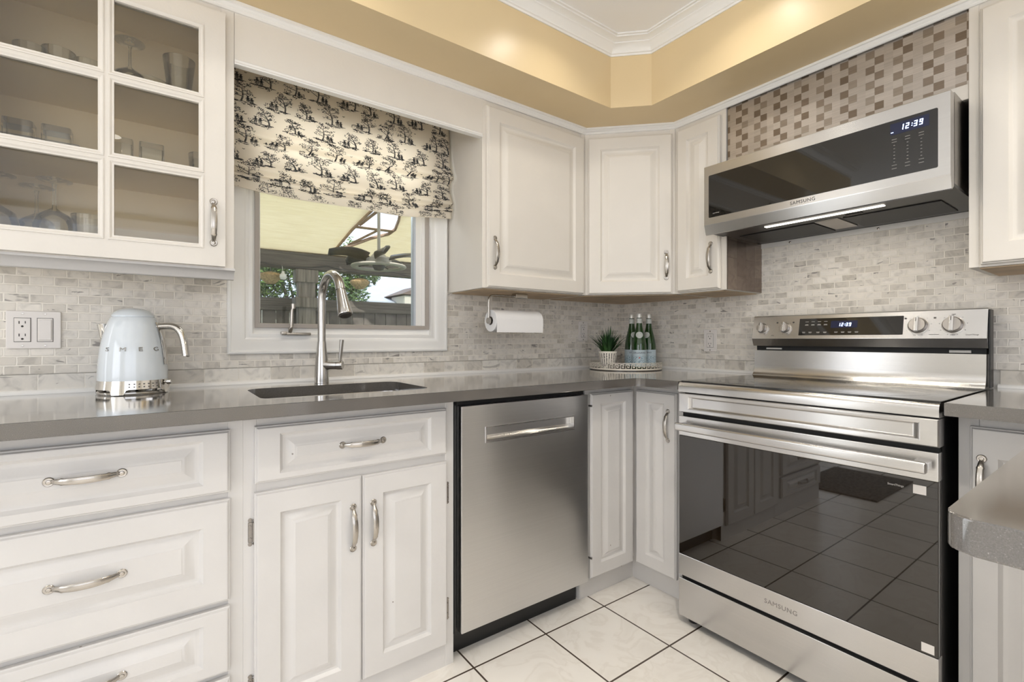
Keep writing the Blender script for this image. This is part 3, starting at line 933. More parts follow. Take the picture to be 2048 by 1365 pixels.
# --- cabinet right of the stove
t = thing('stove_side_cabinet', 'white base cabinet just beyond the right side of the stove', 'cabinet', (0, -1.620, 0), RB)
base_box(t, 0, 1.05)
boxo('stile', M_whiteb, t, 0.0, 0.040, FF, -0.543, 0.0, 0.881, 0.0008, 1)
boxo('rail', M_whiteb, t, 0.041, 0.28, FF + 0.0003, -0.543, 0.0, 0.881)
o = finish('door', door_bm(0.0245, 0.275, 0.098, 0.852, FF, 0.02, 0.052, 0.075, 0.055, 0.04), M_whiteb, t, 25)
handle(o, 0.0475, FF - 0.02, 0.714)

# --- peninsula cabinet in the foreground
t = thing('peninsula_cabinet', 'white cabinet under the foreground countertop end', 'cabinet', (-0.62, 0, 0))
bm = B(); box(bm, -1.015, 0.07, -2.50, -1.90, 0.0, 0.881)
finish('body', bm, M_whiteb, t)
bm = door_bm(-1.0, -0.62, 0.10, 0.85, -1.90, 0.02)
bmesh.ops.rotate(bm, verts=bm.verts, cent=(-0.81, -1.90, 0), matrix=Matrix.Rotation(PI, 3, 'Z'))
finish('door', bm, M_whiteb, t, 25)
bm = door_bm(1.92, 2.48, 0.10, 0.85, -1.635, 0.012)   # end panel, faces the camera side
bmesh.ops.rotate(bm, verts=bm.verts, cent=(0, 0, 0), matrix=Matrix.Rotation(RB, 3, 'Z'))
bmesh.ops.translate(bm, verts=bm.verts, vec=(0.62, 0, 0))
finish('end_panel', bm, M_whiteb, t, 25)

# ================================================================== COUNTERTOPS
CT, CB = 0.915, 0.882
bm = B()
poly = [(-2.72, -0.011), (-2.72, -0.65), (-0.69, -0.65), (-0.665, -0.655), (-0.652, -0.668), (-0.648, -0.69), (-0.648, -0.8415), (-0.011, -0.8415), (-0.011, -0.011)]
prism(bm, poly, CB, CT, 0.0025, 2)
ctop = finish('countertop', bm, M_counter, None, 30)
tag(ctop, 'long grey quartz countertop around the sink and into the corner', 'countertop')
SKX0, SKX1, SKY0, SKY1 = -2.022, -1.525, -0.532, -0.205
bm = B(); prism(bm, rrect(SKX0, SKX1, SKY0, SKY1, 0.05, 8), 0.80, 1.0)
cut(ctop, bm)
bm = B()
poly = [(-0.011, -1.612), (-0.648, -1.612), (-0.648, -1.822)] + [(-1.655 + 0.022 - 0.022 * math.sin(a), -1.822 - 0.022 + 0.022 * math.cos(a)) for a in [k * PI / 12 for k in range(7)]] + [(-1.655, -2.52), (-0.011, -2.52)]
prism(bm, poly, CB, CT, 0.0025, 2)
ct2 = finish('countertop', bm, M_counter, None, 30)
tag(ct2, 'grey quartz countertop right of the stove with its rounded end in the near foreground', 'countertop')

# ------------------------------------------------------------------ sink
t = thing('sink', 'undermounted stainless steel sink basin in the grey countertop', 'sink', (0, 0, 0))
bm = B()
def ringz(bm, pts, z): return [bm.verts.new((x, y, z)) for x, y in pts]
rs = []
for ins, z in ((-0.004, CB - 0.001), (-0.004, CB - 0.004), (0.004, CB - 0.03), (0.008, 0.72), (0.016, 0.700), (0.034, 0.690), (0.06, 0.688)):
    rs.append(ringz(bm, rrect(SKX0 + ins, SKX1 - ins, SKY0 + ins, SKY1 - ins, max(0.02, 0.05 - ins * 0.3), 8), z))
outer = ringz(bm, rrect(SKX0 - 0.02, SKX1 + 0.02, SKY0 - 0.008, SKY1 + 0.02, 0.05, 8), CB - 0.001)
n_ = len(outer)
allr = [outer] + rs
for a, c in zip(allr[:-1], allr[1:]):
    for k in range(n_): bm.faces.new([a[k], a[(k + 1) % n_], c[(k + 1) % n_], c[k]])
bm.faces.new(rs[-1])
finish('basin', bm, M_steel, t, 40)
bm = B(); lathe(bm, [(0, 0.004), (0.02, 0.003), (0.035, 0.002), (0.042, 0.004), (0.045, 0.0)], 24, (-1.775, -0.33, 0.688))
finish('drain', bm, M_chrome, t)

# ------------------------------------------------------------------ faucet
t = thing('faucet', 'tall brushed steel pull-down kitchen faucet with side lever, behind the sink', 'faucet', (-1.768, -0.128, CT))
bm = B(); lathe(bm, [(0, 0), (0.0245, 0), (0.0250, 0.003), (0.0243, 0.03), (0.0225, 0.075), (0.0185, 0.115), (0.0155, 0.145), (0.0148, 0.152), (0, 0.152)], 32)
finish('base', bm, M_faucet, t)
pts = [(0, 0, 0.148), (0, 0, 0.20), (0, 0, 0.25), (0, 0, 0.29)]
R_ = 0.088
dx, dy = 0.10, -0.995
for k in range(1, 13):
    a = PI - k * (PI * 0.90) / 12
    d = R_ + R_ * math.cos(a)
    pts.append((d * dx, d * dy, 0.300 + R_ * math.sin(a)))
bm = B(); sweep(bm, pts, [0.0138] * 4 + [0.0138 + 0.0002 * k for k in range(12)], n=20)
finish('spout', bm, M_faucet, t, 50)
e = Vector(pts[-1]); dirv = (Vector(pts[-1]) - Vector(pts[-2])).normalized()
bm = B(); sweep(bm, [e, e + dirv * 0.002, e + dirv * 0.004, e + dirv * 0.03, e + dirv * 0.07, e + dirv * 0.092, e + dirv * 0.096], [0.0150, 0.0146, 0.0160, 0.0178, 0.0222, 0.0245, 0.0225], n=24)
finish('spray_head', bm, M_faucet, t, 50)
e2 = e + dirv * 0.0965
bm = B(); sweep(bm, [e2, e2 + dirv * 0.003], [0.019, 0.018], n=20); finish('nozzle', bm, M_slot, t)
bm = B(); sweep(bm, [e + Vector((0.02, -0.004, 0.0)) + dirv * 0.01, e + Vector((0.024, -0.004, 0.0)) + dirv * 0.04], [0.004, 0.005], n=10)
# lever: stub to the viewer's right, then upright blade
hd = Vector((0.80, -0.60, 0)).normalized()
bm = B(); sweep(bm, [hd * 0.005 + Vector((0, 0, 0.066)), hd * 0.03 + Vector((0, 0, 0.066)), hd * 0.056 + Vector((0, 0, 0.066))], [0.021, 0.0160, 0.0155], n=20)
finish('valve_stub', bm, M_faucet, t)
bm = B(); sweep(bm, [hd * 0.0565 + Vector((0, 0, 0.066)), hd * 0.0575 + Vector((0, 0, 0.066)), hd * 0.074 + Vector((0, 0, 0.066)), hd * 0.077 + Vector((0, 0, 0.066))], [0.015, 0.0165, 0.0165, 0.0145], n=20)
p0 = hd * 0.0675
sweep(bm, [p0 + Vector((0, 0, 0.066)), p0 + Vector((0, 0, 0.085)), p0 + Vector((0, 0, 0.12)) + hd * 0.003, p0 + Vector((0, 0, 0.158)) + hd * 0.006], [0.0045, 0.0050, 0.0062, 0.0078], [0.012, 0.010, 0.009, 0.009], side=hd, n=12)
finish('lever', bm, M_faucet, t)

# ================================================================== DISHWASHER
t = thing('dishwasher', 'stainless steel dishwasher with pocket handle, right of the sink cabinet', 'dishwasher', (-1.451, 0, 0))
bm = B(); box(bm, 0.004, 0.598, -0.535, -0.03, 0.085, 0.868); finish('body', bm, M_black, t)
bm = B(); box(bm, 0.006, 0.596, -0.50, -0.48, 0.0, 0.084); finish('kickplate', bm, M_black, t)
bm = B(); box(bm, 0.013, 0.602, -0.568, -0.536, 0.096, 0.852, 0.004, 2)
dd = finish('door', bm, M_steelv, t)
bm = B(); box(bm, 1 - 0.889, 0.519, -0.62, -0.548, 0.7225, 0.7725); bmesh.ops.translate(bm, verts=bm.verts, vec=(-1.451, 0, 0))
t_mat = t.matrix_world.copy(); bpy.context.view_layer.update(); cut(dd, bm)
bm = B()   # lined pocket with a sloping back
prof = [(-0.5705, 0.7205), (-0.5705, 0.7265), (-0.560, 0.7275), (-0.548, 0.742), (-0.546, 0.760), (-0.546, 0.7745), (-0.541, 0.7745), (-0.541, 0.7205)]
extr(bm, prof, 0.1095, 0.5205, 'x')
fb_ = B()
finish('pocket_handle', bm, M_steel, dd)
fr_ = frame_bm(0.1075, 0.5225, 0.7195, 0.7755, [(0, -0.567), (0.0005, -0.5710), (0.0040, -0.5710), (0.0045, -0.552), (0.002, -0.552)])
finish('handle_rim', fr_, M_steel, dd)
bm = B(); box(bm, 0.008, 0.594, -0.545, -0.54, 0.8525, 0.868); finish('top_gap', bm, M_blackgap, t)

# ================================================================== RANGE
t = thing('stove', 'freestanding stainless steel electric stove with black glass oven door', 'stove', (0, -0.846, 0), RB)
Wd = 0.757
bm = B(); box(bm, 0.004, Wd - 0.004, -0.612, -0.030, 0.035, 0.908); finish('body', bm, M_black, t)
# cooktop: steel front rim wrapping, black glass
bm = B()
prof = [(-0.590, 0.874), (-0.590, 0.9085), (-0.628, 0.9125), (-0.640, 0.9110), (-0.6475, 0.904), (-0.650, 0.894), (-0.649, 0.876), (-0.646, 0.874)]
extr(bm, prof, -0.0005, Wd + 0.0005, 'x')
finish('front_rim', bm, M_steel, t, 50)
bm = B(); box(bm, 0.0, Wd, -0.632, -0.100, 0.9088, 0.9168, 0.002); gt = finish('cooktop', bm, M_blackglass, t)
M_burn = plain('burner_print', (0.06, 0.06, 0.06), 0.15)
for cx_, cy_, r_ in ((0.19, -0.46, 0.115), (0.565, -0.47, 0.13), (0.19, -0.21, 0.085), (0.565, -0.21, 0.085)):
    bm = B(); lathe(bm, [(r_, 0.9169), (r_ + 0.0015, 0.9171), (r_ + 0.003, 0.9169)], 48, (cx_, cy_, 0)); finish('burner_ring', bm, M_burn, gt)
# control panel with recess
bm = B()
x0, x1, z0, z1 = 0.0, Wd, 0.799, 0.871
rr = [(0, 0, 0, -0.60), (0, 0, 0, -0.645), (0.003, 0.003, 0.003, -0.648), (0.038, 0.010, 0.013, -0.648), (0.042, 0.0135, 0.0165, -0.6465), (0.052, 0.017, 0.020, -0.6375), (0.056, 0.019, 0.022, -0.6365)]
loops_panel(bm, x0, x1, z0, z1, rr, -0.6)
finish('front_panel', bm, M_steel, t, 25)
boxo('panel_gap', M_blackgap, t, 0.004, Wd - 0.004, -0.625, -0.60, 0.783, 0.80)
# door
bm = B(); box(bm, 0.0, Wd, -0.648, -0.615, 0.7115, 0.7855, 0.003, 2); box(bm, 0.0, Wd, -0.648, -0.615, 0.183, 0.2625, 0.003, 2); box(bm, 0.002, Wd - 0.002, -0.622, -0.6152, 0.22, 0.75)
dr = finish('oven_door', bm, M_steel, t)
bm = B(); box(bm, 0.001, Wd - 0.001, -0.6468, -0.6225, 0.2627, 0.7113, 0.001, 1)
finish('oven_window', bm, M_ovenglass, dr)
bm = B()
box(bm, 0.010, Wd - 0.014, -0.694, -0.676, 0.735, 0.765, 0.007, 3)
for xx in (0.03, Wd - 0.034):
    box(bm, xx - 0.016, xx + 0.016, -0.680, -0.646, 0.740, 0.760, 0.003)
finish('door_handle', bm, M_steel, dr)
text('lettering', 'SAMSUNG', 0.0205, plain('grey_letter', (0.28, 0.26, 0.25), 0.3, metal=0.6), dr, (0.372, -0.6482, 0.2215), spacing=1.12)
text('lettering', 'SmartThings', 0.0075, M_mark, dr, (0.668, -0.6472, 0.684), xs=0.95)
boxo('sticker', M_plastic, dr, 0.705, 0.732, -0.6474, -0.6466, 0.672, 0.695)
boxo('sticker', M_plastic, dr, 0.722, 0.748, -0.6474, -0.6466, 0.268, 0.291)
# drawer
bm = B(); box(bm, 0.0, Wd, -0.648, -0.61, 0.028, 0.171, 0.003, 2); finish('drawer', bm, M_steel, t)
boxo('drawer_gap', M_blackgap, t, 0.004, Wd - 0.004, -0.63, -0.60, 0.165, 0.19)
for xx in (0.035, Wd - 0.035):
    bm = B(); lathe(bm, [(0, 0.0005), (0.019, 0.0005), (0.021, 0.006), (0.017, 0.010), (0.010, 0.014), (0.010, 0.036), (0, 0.036)], 18, (xx, -0.60, 0)); finish('foot', bm, M_black, t)
# rear guard: concave steel apron, dark gap, tilted control head
bm = B()
pr_ = [(-0.03, 0.905), (-0.112, 0.905), (-0.108, 0.917), (-0.100, 0.925), (-0.093, 0.938), (-0.088, 0.960), (-0.086, 1.026), (-0.03, 1.026)]
extr(bm, pr_, 0.004, Wd - 0.004, 'x')
finish('back_apron', bm, M_steel, t, 50)
boxo('vent_gap', M_blackgap, t, 0.006, Wd - 0.006, -0.070, -0.03, 1.0262, 1.046)
boxo('vent_bracket', M_mark, t, 0.05, 0.115, -0.0765, -0.0705, 1.031, 1.038, 0.001, 1)
boxo('vent_bracket', M_mark, t, 0.66, 0.715, -0.0765, -0.0705, 1.029, 1.038, 0.001, 1)
bm = B()
pr_ = [(-0.03, 1.046), (-0.088, 1.046), (-0.1035, 1.0775), (-0.1035, 1.080), (-0.0825, 1.1735), (-0.078, 1.177), (-0.03, 1.177)]
extr(bm, pr_, 0.0, Wd, 'x')
head = finish('control_head', bm, M_steel, t, 20)
boxo('end_cap', M_black, t, Wd + 0.0002, Wd + 0.004, -0.078, -0.03, 0.9175, 1.172, 0.001, 1)
tilt = -math.atan2(0.021, 0.0935)     # face leans back
def headpt(x, z, off=0.0):
    f = (z - 1.080) / (1.1735 - 1.080)
    return Vector((x, -0.1035 + 0.021 * f - off, z))
def on_head(bm):
    pass
dbm = B(); box(dbm, -0.1735, 0.1735, -0.0012, 0.0, -0.0350, 0.0350, 0.0005, 1)
bmesh.ops.transform(dbm, matrix=Matrix.Translation(headpt(0.3665, 1.1255)) @ Matrix.Rotation(tilt, 4, 'X'), verts=dbm.verts)
disp = finish('display', dbm, M_blackglass, head)
dbm = B(); box(dbm, -0.045, 0.045, -0.0016, -0.0012, -0.014, 0.014)
bmesh.ops.transform(dbm, matrix=Matrix.Translation(headpt(0.355, 1.1335)) @ Matrix.Rotation(tilt, 4, 'X'), verts=dbm.verts)
finish('clock_window', dbm, M_clockbg, head)
seven('clock_digits', '12:39', 0.0135, M_clock, head, headpt(0.358, 1.1325, 0.0018), tilt)
# small printed marks on the display and dial panel
bm = B()
random.seed(4)
def dash(bm, x, z, w, h=0.0013, off=0.0014):
    b2 = B(); box(b2, -w / 2, w / 2, -0.0004, 0.0, -h / 2, h / 2)
    bmesh.ops.transform(b2, matrix=Matrix.Translation(headpt(x, z, off)) @ Matrix.Rotation(tilt, 4, 'X'), verts=b2.verts)
    me = bpy.data.meshes.new('x'); b2.to_mesh(me); b2.free(); bm.from_mesh(me); bpy.data.meshes.remove(me)
for x in (0.222, 0.245, 0.268, 0.291):
    dash(bm, x, 1.1465, 0.012); dash(bm, x, 1.1350, 0.011); dash(bm, x, 1.1325, 0.013)
for x in (0.213, 0.237, 0.266, 0.291, 0.330, 0.353, 0.376, 0.399):
    dash(bm, x, 1.1040, 0.012); dash(bm, x, 1.1013, 0.010)
finish('display_print', bm, M_mark, head, 0)
bm = B()
for x, z, w in ((0.089, 1.0915, 0.012), (0.626, 1.0915, 0.026)): dash(bm, x, z, w, 0.0012, 0.0004)
for x, z in ((0.104, 1.146), (0.169, 1.146), (0.546, 1.149), (0.626, 1.149)): dash(bm, x, z, 0.0065, 0.0055, 0.0004)
finish('dial_print', bm, M_dmark, head, 0)
text('lettering', 'SmartThings', 0.0065, M_dmark, head, headpt(0.722, 1.090, 0.0006), tilt=tilt, extrude=0.0001)
text('lettering', 'MED', 0.006, M_dmark, head, headpt(0.674, 1.0895, 0.0006), tilt=tilt, extrude=0.0001)
text('lettering', 'LO', 0.006, M_dmark, head, headpt(0.574, 1.0895, 0.0006), tilt=tilt, extrude=0.0001)
text('lettering', 'OFF', 0.006, M_dmark, head, headpt(0.674, 1.1585, 0.0006), tilt=tilt, extrude=0.0001)
def knob(x, r_):
    bm = B()
    lathe(bm, [(r_ * 1.12, 0.0), (r_ * 1.12, 0.0025), (r_ * 1.02, 0.003), (r_, 0.006), (r_ * 0.93, 0.018), (r_ * 0.86, 0.020), (0, 0.0205)], 36, (0, 0, 0), 'y')
    bmesh.ops.transform(bm, matrix=Matrix.Translation(headpt(x, 1.1225)) @ Matrix.Rotation(tilt, 4, 'X'), verts=bm.verts)
    k = finish('knob', bm, M_dsteel, t, 40)
    b2 = B()
    for a in range(0, 360, 40):
        q_ = r_ * 1.27
        dash(b2, x + q_ * 1.06 * math.sin(math.radians(a)), 1.1225 + q_ * math.cos(math.radians(a)), 0.0028, 0.001, 0.0004)
    finish('dial_marks', b2, M_dmark, k, 0)
    b2 = B(); box(b2, -r_ * 0.24, r_ * 0.24, -0.033, -0.019, -r_ * 0.96, r_ * 0.96, 0.002, 2)
    bmesh.ops.transform(b2, matrix=Matrix.Translation(headpt(x, 1.1225)) @ Matrix.Rotation(tilt, 4, 'X'), verts=b2.verts)
    finish('grip', b2, M_steel, k)
    b2 = B(); box(b2, -0.0008, 0.0008, -0.0334, -0.0328, r_ * 0.35, r_ * 0.85)
    bmesh.ops.transform(b2, matrix=Matrix.Translation(headpt(x, 1.1225)) @ Matrix.Rotation(tilt, 4, 'X'), verts=b2.verts)
    finish('pointer', b2, M_slot, k)
for x, r_ in ((0.043, 0.0205), (0.139, 0.0205), (0.582, 0.0265), (0.674, 0.0265)): knob(x, r_)

# ================================================================== MICROWAVE
t = thing('microwave', 'stainless over-the-range microwave with black glass front above the stove', 'microwave', (0, -0.8265, 0), RB)
MW = 0.758
bm = B(); box(bm, 0.001, MW - 0.001, -0.398, -0.014, 1.522, 1.786); finish('body', bm, M_dsteel, t)
boxo('door_seam', M_blackgap, t, 0.006, MW - 0.006, -0.4085, -0.3985, 1.53, 1.772)
bm = B()
pr_ = [(-0.4085, 1.513), (-0.430, 1.500), (-0.4345, 1.502), (-0.4455, 1.538), (-0.4460, 1.542), (-0.4460, 1.776), (-0.444, 1.778), (-0.4085, 1.778)]
extr(bm, pr_, 0.0, MW, 'x')
md = finish('door', bm, M_steel, t, 20)
bm = B(); prism(bm, rrect(0.020, 0.731, 1.567, 1.738, 0.004, 4), 0, 0.0012, 0.0003, 1)
bmesh.ops.rotate(bm, verts=bm.verts, cent=(0, 0, 0), matrix=Matrix.Rotation(PI / 2, 3, 'X'))
bmesh.ops.translate(bm, verts=bm.verts, vec=(0, -0.4458, 0))
finish('glass_front', bm, M_blackglass, md)
text('lettering', 'SAMSUNG', 0.0165, M_dmark, md, (0.372, -0.4462, 1.5535), spacing=1.12)
text('lettering', 'smartthings', 0.006, M_mark, md, (0.052, -0.4472, 1.582), extrude=0.0001)
boxo('clock_window', M_clockbg, md, 0.620, 0.712, -0.4474, -0.4470, 1.694, 1.728)
seven('clock_digits', '12:39', 0.0165, M_clock, md, (0.672, -0.4475, 1.711))
boxo('clock_mark', M_clock, md, 0.622, 0.628, -0.4478, -0.4474, 1.7005, 1.7025)
bm = B()
for r_i, z in enumerate((1.680, 1.672, 1.662, 1.652, 1.642, 1.632, 1.622, 1.612, 1.602, 1.592)):
    for c_i, x in enumerate((0.630, 0.662, 0.694)):
        w = 0.012 if r_i < 2 or r_i > 7 else 0.004
        box(bm, x - w / 2, x + w / 2, -0.4474, -0.4470, z - 0.0009, z + 0.0009)
finish('key_print', bm, plain('faint_print', (0.22, 0.21, 0.2), 0.5), md, 0)
# underside: recessed grilles, lamp strip
bm = B(); box(bm, 0.0, MW, -0.4085, -0.014, 1.512, 1.5215); finish('underside', bm, plain('underside_dark', (0.03, 0.028, 0.026), 0.35), t)
M_mesh = plain('grease_filter', (0.02, 0.019, 0.018), 0.4, metal=0.4, bump=1.0, bscale=900)
for x0, x1 in ((0.05, 0.335), (0.43, 0.70)):
    boxo('grease_filter', M_mesh, t, x0, x1, -0.265, -0.06, 1.5085, 1.5118, 0.001, 1)
boxo('lamp_strip', M_lamp, t, 0.195, 0.575, -0.350, -0.331, 1.5095, 1.5119, 0.0005, 1)
boxo('lamp_cover', M_dsteel, t, 0.345, 0.42, -0.28, -0.09, 1.508, 1.5118, 0.001, 1)
boxo('catch', M_dmark, t, 0.45, 0.50, -0.30, -0.285, 1.508, 1.5118, 0.001, 1)
L = area('microwave_lamp', (-0.34, -0.8265 - 0.385, 1.507), (0, 0, 0), 0.36, 0.018, 1.3, (1, 0.9, 0.75)); L.rotation_euler = (0, 0, RB)
# wall strip beneath it
t = thing('mounting_strip', 'thin pale metal strip screwed to the tiles below the microwave', 'trim strip', (0, -0.834, 0), RB)
boxo('strip', plain('pale_metal', (0.80, 0.78, 0.74), 0.35, metal=0.2), t, 0.0, 0.762, -0.016, -0.0102, 1.4900, 1.5115, 0.0008, 1)
for xx in (0.135, 0.455):
    bm = B(); lathe(bm, [(0.0045, 0.0), (0.0045, 0.001), (0.003, 0.002), (0, 0.0022)], 12, (xx, -0.016, 1.500), 'y'); finish('screw', bm, M_nickel, t)

# ================================================================== WALL CABINETS
UB, UT = 1.286, 2.054
# --- glass cabinet (left)
t = thing('glass_door_cabinet', 'cream wall cabinet with a six-pane glass door full of glassware', 'cabinet', (-2.66, 0, 0))
GW = 0.597    # to x=-2.063
bm = B()
box(bm, 0, 0.016, -0.295, -0.002, UB, UT + 0.024); box(bm, GW - 0.016, GW, -0.295, -0.002, UB, UT + 0.024)
finish('side_panel', bm, M_white, t)
bm = B(); box(bm, 0.0162, GW - 0.0162, -0.010, -0.002, 1.31, UT); box(bm, 0.0162, GW - 0.0162, -0.29, -0.0102, UT - 0.014, UT); box(bm, 0.0162, GW - 0.0162, -0.29, -0.0102, 1.306, 1.318)
box(bm, 0.0162, 0.0182, -0.29, -0.0102, 1.318, UT - 0.014); box(bm, GW - 0.0182, GW - 0.0162, -0.29, -0.0102, 1.318, UT - 0.014)
finish('interior', bm, M_inner, t, 0)
for zz in (1.545, 1.765):
    boxo('shelf', M_inner, t, 0.0185, GW - 0.0185, -0.272, -0.0105, zz, zz + 0.014)
bm = B()
box(bm, GW - 0.034, GW, -0.297, -0.280, UB, UT + 0.024, 0.0008, 1); box(bm, 0, 0.034, -0.297, -0.280, UB, UT + 0.024, 0.0008, 1)
box(bm, 0.034, GW - 0.034, -0.2965, -0.280, UB, 1.318); box(bm, 0.034, GW - 0.034, -0.2965, -0.280, 2.02, UT + 0.024)
finish('face_frame', bm, M_white, t)
# light rail: cove below the bottom edge
bm = B(); pr_ = [(-0.297, UB + 0.0005), (-0.297, 1.280), (-0.287, 1.278), (-0.276, 1.270), (-0.268, 1.256), (-0.262, 1.254), (-0.262, UB + 0.0005)]
extr(bm, pr_, 0.0, GW + 0.002, 'x'); finish('light_rail', bm, M_whiteb, t, 30)
boxo('underside', M_white, t, 0.0, GW, -0.262, -0.012, 1.280, UB)
gx0, gx1, gz0, gz1 = 0.0365, 0.5725, 1.288, 2.030
bm = B()
yf, yb_ = -0.317, -0.297
holes = []
cols = [(gx0 + 0.065, 0.289), (0.321, gx1 - 0.065)]
rows = [(1.348, 1.534), (1.564, 1.750), (1.779, 1.965)]
for z0, z1, x0, x1 in [(gz0, 1.348, gx0, gx1), (1.965, gz1, gx0, gx1), (1.348, 1.965, gx0, gx0 + 0.065), (1.348, 1.965, gx1 - 0.065, gx1), (1.348, 1.965, 0.289, 0.321)] + [(a, b, c0, c1) for a, b in ((1.534, 1.564), (1.750, 1.779)) for c0, c1 in cols]:
    box(bm, x0, x1, yf, yb_, z0, z1)
gd = finish('door', bm, M_white, t, 0)
for (x0, x1) in cols:
    for (z0, z1) in rows:
        f_ = frame_bm(x0 - 0.012, x1 + 0.012, z0 - 0.012, z1 + 0.012, [(0.0, yf + 0.0005), (0.0005, yf - 0.0022), (0.0035, yf - 0.0026), (0.007, yf - 0.0008), (0.0125, yf + 0.004), (0.0125, yf + 0.006), (0.0, yf + 0.006)])
        finish('pane_moulding', f_, M_white, gd, 30)
        pb = B(); box(pb, x0 + 0.0002, x1 - 0.0002, yf + 0.010, yf + 0.012, z0 + 0.0002, z1 - 0.0002); finish('pane', pb, M_cpane, gd, 0)
handle(gd, 0.543, yf, 1.4135)

def wall_cab(name, label, x0, x1, loc, rot, dx0, dx1, hx, hz, depth=0.295, stile=0.02, fx=0.058, dz=(1.288, 2.031)):
    t = thing(name, label, 'cabinet', loc, rot)
    bm = B(); box(bm, x0, x1, -depth, -0.002, UB, UT + 0.0245); finish('body', bm, M_white, t)
    for sa, sb in ((x0, x0 + stile), (x1 - stile, x1)): boxo('stile', M_white, t, sa, sb, -depth - 0.002, -depth + 0.001, UB, UT + 0.02, 0.0006, 1)
    boxo('underside', M_under, t, x0 + 0.02, x1 - 0.02, -depth + 0.02, -0.012, UB - 0.003, UB - 0.0002)
    o = finish('door', door_bm(dx0, dx1, dz[0], dz[1], -depth - 0.002, 0.02, fx, 0.058, 0.058, 0.040, 0.040), M_white, t, 25)
    if hx is not None: handle(o, hx, -depth - 0.022, hz)
    return t
t = wall_cab('wall_cabinet', 'cream wall cabinet with a wide raised-panel door, right of the window', 0.0, 0.582, (-1.184, 0, 0), 0, 0.016, 0.562, 0.050, 1.431)
# --- diagonal corner wall cabinet
t = thing('corner_wall_cabinet', 'cream diagonal corner wall cabinet above the green bottles', 'cabinet', (0, 0, 0))
bm = B(); prism(bm, [(-0.002, -0.002), (-0.6015, -0.002), (-0.6015, yA + 0.002), (xB + 0.002, -0.5915), (-0.002, -0.5915)], UB, UT + 0.0245); finish('body', bm, M_white, t)
A_ = Vector(diagA + (0,)); C_ = Vector(diagB + (0,)); d_ = C_ - A_; ln = d_.length; ang = math.atan2(d_.y, d_.x)
def diag(bm): bmesh.ops.transform(bm, matrix=Matrix.Translation(A_) @ Matrix.Rotation(ang, 4, 'Z'), verts=bm.verts); return bm
for sa, sb in ((0.0, 0.022), (ln - 0.022, ln)):
    bm = B(); box(bm, sa, sb, -0.002, 0.003, UB, UT + 0.02, 0.0006, 1); finish('stile', diag(bm), M_white, t)
bm = B(); prism(bm, [(-0.02, -0.02), (-0.58, -0.02), (-0.58, yA + 0.02), (xB + 0.02, -0.575), (-0.02, -0.575)], UB - 0.003, UB - 0.0002); finish('underside', bm, M_under, t)
o = finish('door', diag(door_bm(0.014, ln - 0.014, 1.288, 2.031, -0.001, 0.02, 0.058, 0.058, 0.058, 0.040, 0.040)), M_white, t, 25)
p = Matrix.Translation(A_) @ Matrix.Rotation(ang, 4, 'Z') @ Vector((ln - 0.042, -0.021, 1.419))
h_ = handle(o, *p); h_.rotation_euler = (0, 0, ang)
# --- narrow wall cabinet with metal-tiled side
t = wall_cab('narrow_wall_cabinet', 'narrow cream wall cabinet left of the microwave, its side covered in brown metal tiles', 0.0, 0.248, (0, -0.593, 0), RB, 0.019, 0.226, 0.189, 1.428, depth=0.305, stile=0.016, fx=0.05, dz=(1.292, 2.034))
bm = B(); box(bm, 0.2485, 0.2510, -0.300, -0.012, UB + 0.002, 1.56)
M_mt = metaltile_mat()
finish('side_tiles', bm, M_mt, t, 0)
# --- right wall cabinet
t = wall_cab('tall_wall_cabinet', 'cream wall cabinet cut off by the frame, right of the microwave', 0.0, 0.70, (0, -1.597, 0), RB, 0.027, 0.46, None, 0, depth=0.305, stile=0.022, dz=(1.292, 2.034))

# underside valance boards inside (light rails) are plain; tiled panel above microwave
t = thing('tiled_panel', 'panel of pale and brown brushed metal mosaic above the microwave', 'panel', (0, -0.8445, 0), RB)
bm = B(); box(bm, 0.0, 0.7515, -0.300, -0.285, 1.835, 2.0785); finish('mosaic', bm, M_mosaic, t, 0)
boxo('backing', M_white, t, 0.0, 0.7515, -0.284, -0.014, 1.80, 2.06)
boxo('bottom_strip', M_white, t, 0.0, 0.7515, -0.303, -0.286, 1.790, 1.8345, 0.001, 1)

# valance board over the window
t = thing('valance', 'plain cream valance board bridging the cabinets over the window', 'valance', (-2.0625, 0, 0))
boxo('board', M_white, t, 0.0, 0.8780, yA, yA + 0.018, 1.9115, 2.0785)
bm = B(); extr(bm, [(yA + 0.018, 1.8985), (yA - 0.006, 1.8985), (yA - 0.008, 1.902), (yA - 0.004, 1.907), (yA - 0.004, 1.913), (yA, 1.917), (yA + 0.0, 1.9113), (yA + 0.018, 1.9113)], 0.0, 0.878, 'x')
finish('edge_bead', bm, M_trim, t, 30)

# ================================================================== ROMAN BLIND
t = thing('roman_blind', 'black and cream toile roman blind gathered over the window', 'blind', (0, 0, 0))
prof = [(-0.040, 2.050), (-0.042, 2.00), (-0.046, 1.94), (-0.052, 1.88), (-0.066, 1.825), (-0.083, 1.796), (-0.086, 1.783), (-0.072, 1.775), (-0.058, 1.768), (-0.054, 1.745), (-0.064, 1.71), (-0.080, 1.682), (-0.085, 1.669), (-0.072, 1.661), (-0.064, 1.655), (-0.070, 1.648), (-0.080, 1.641), (-0.078, 1.634), (-0.068, 1.628), (-0.066, 1.615), (-0.064, 1.598)]
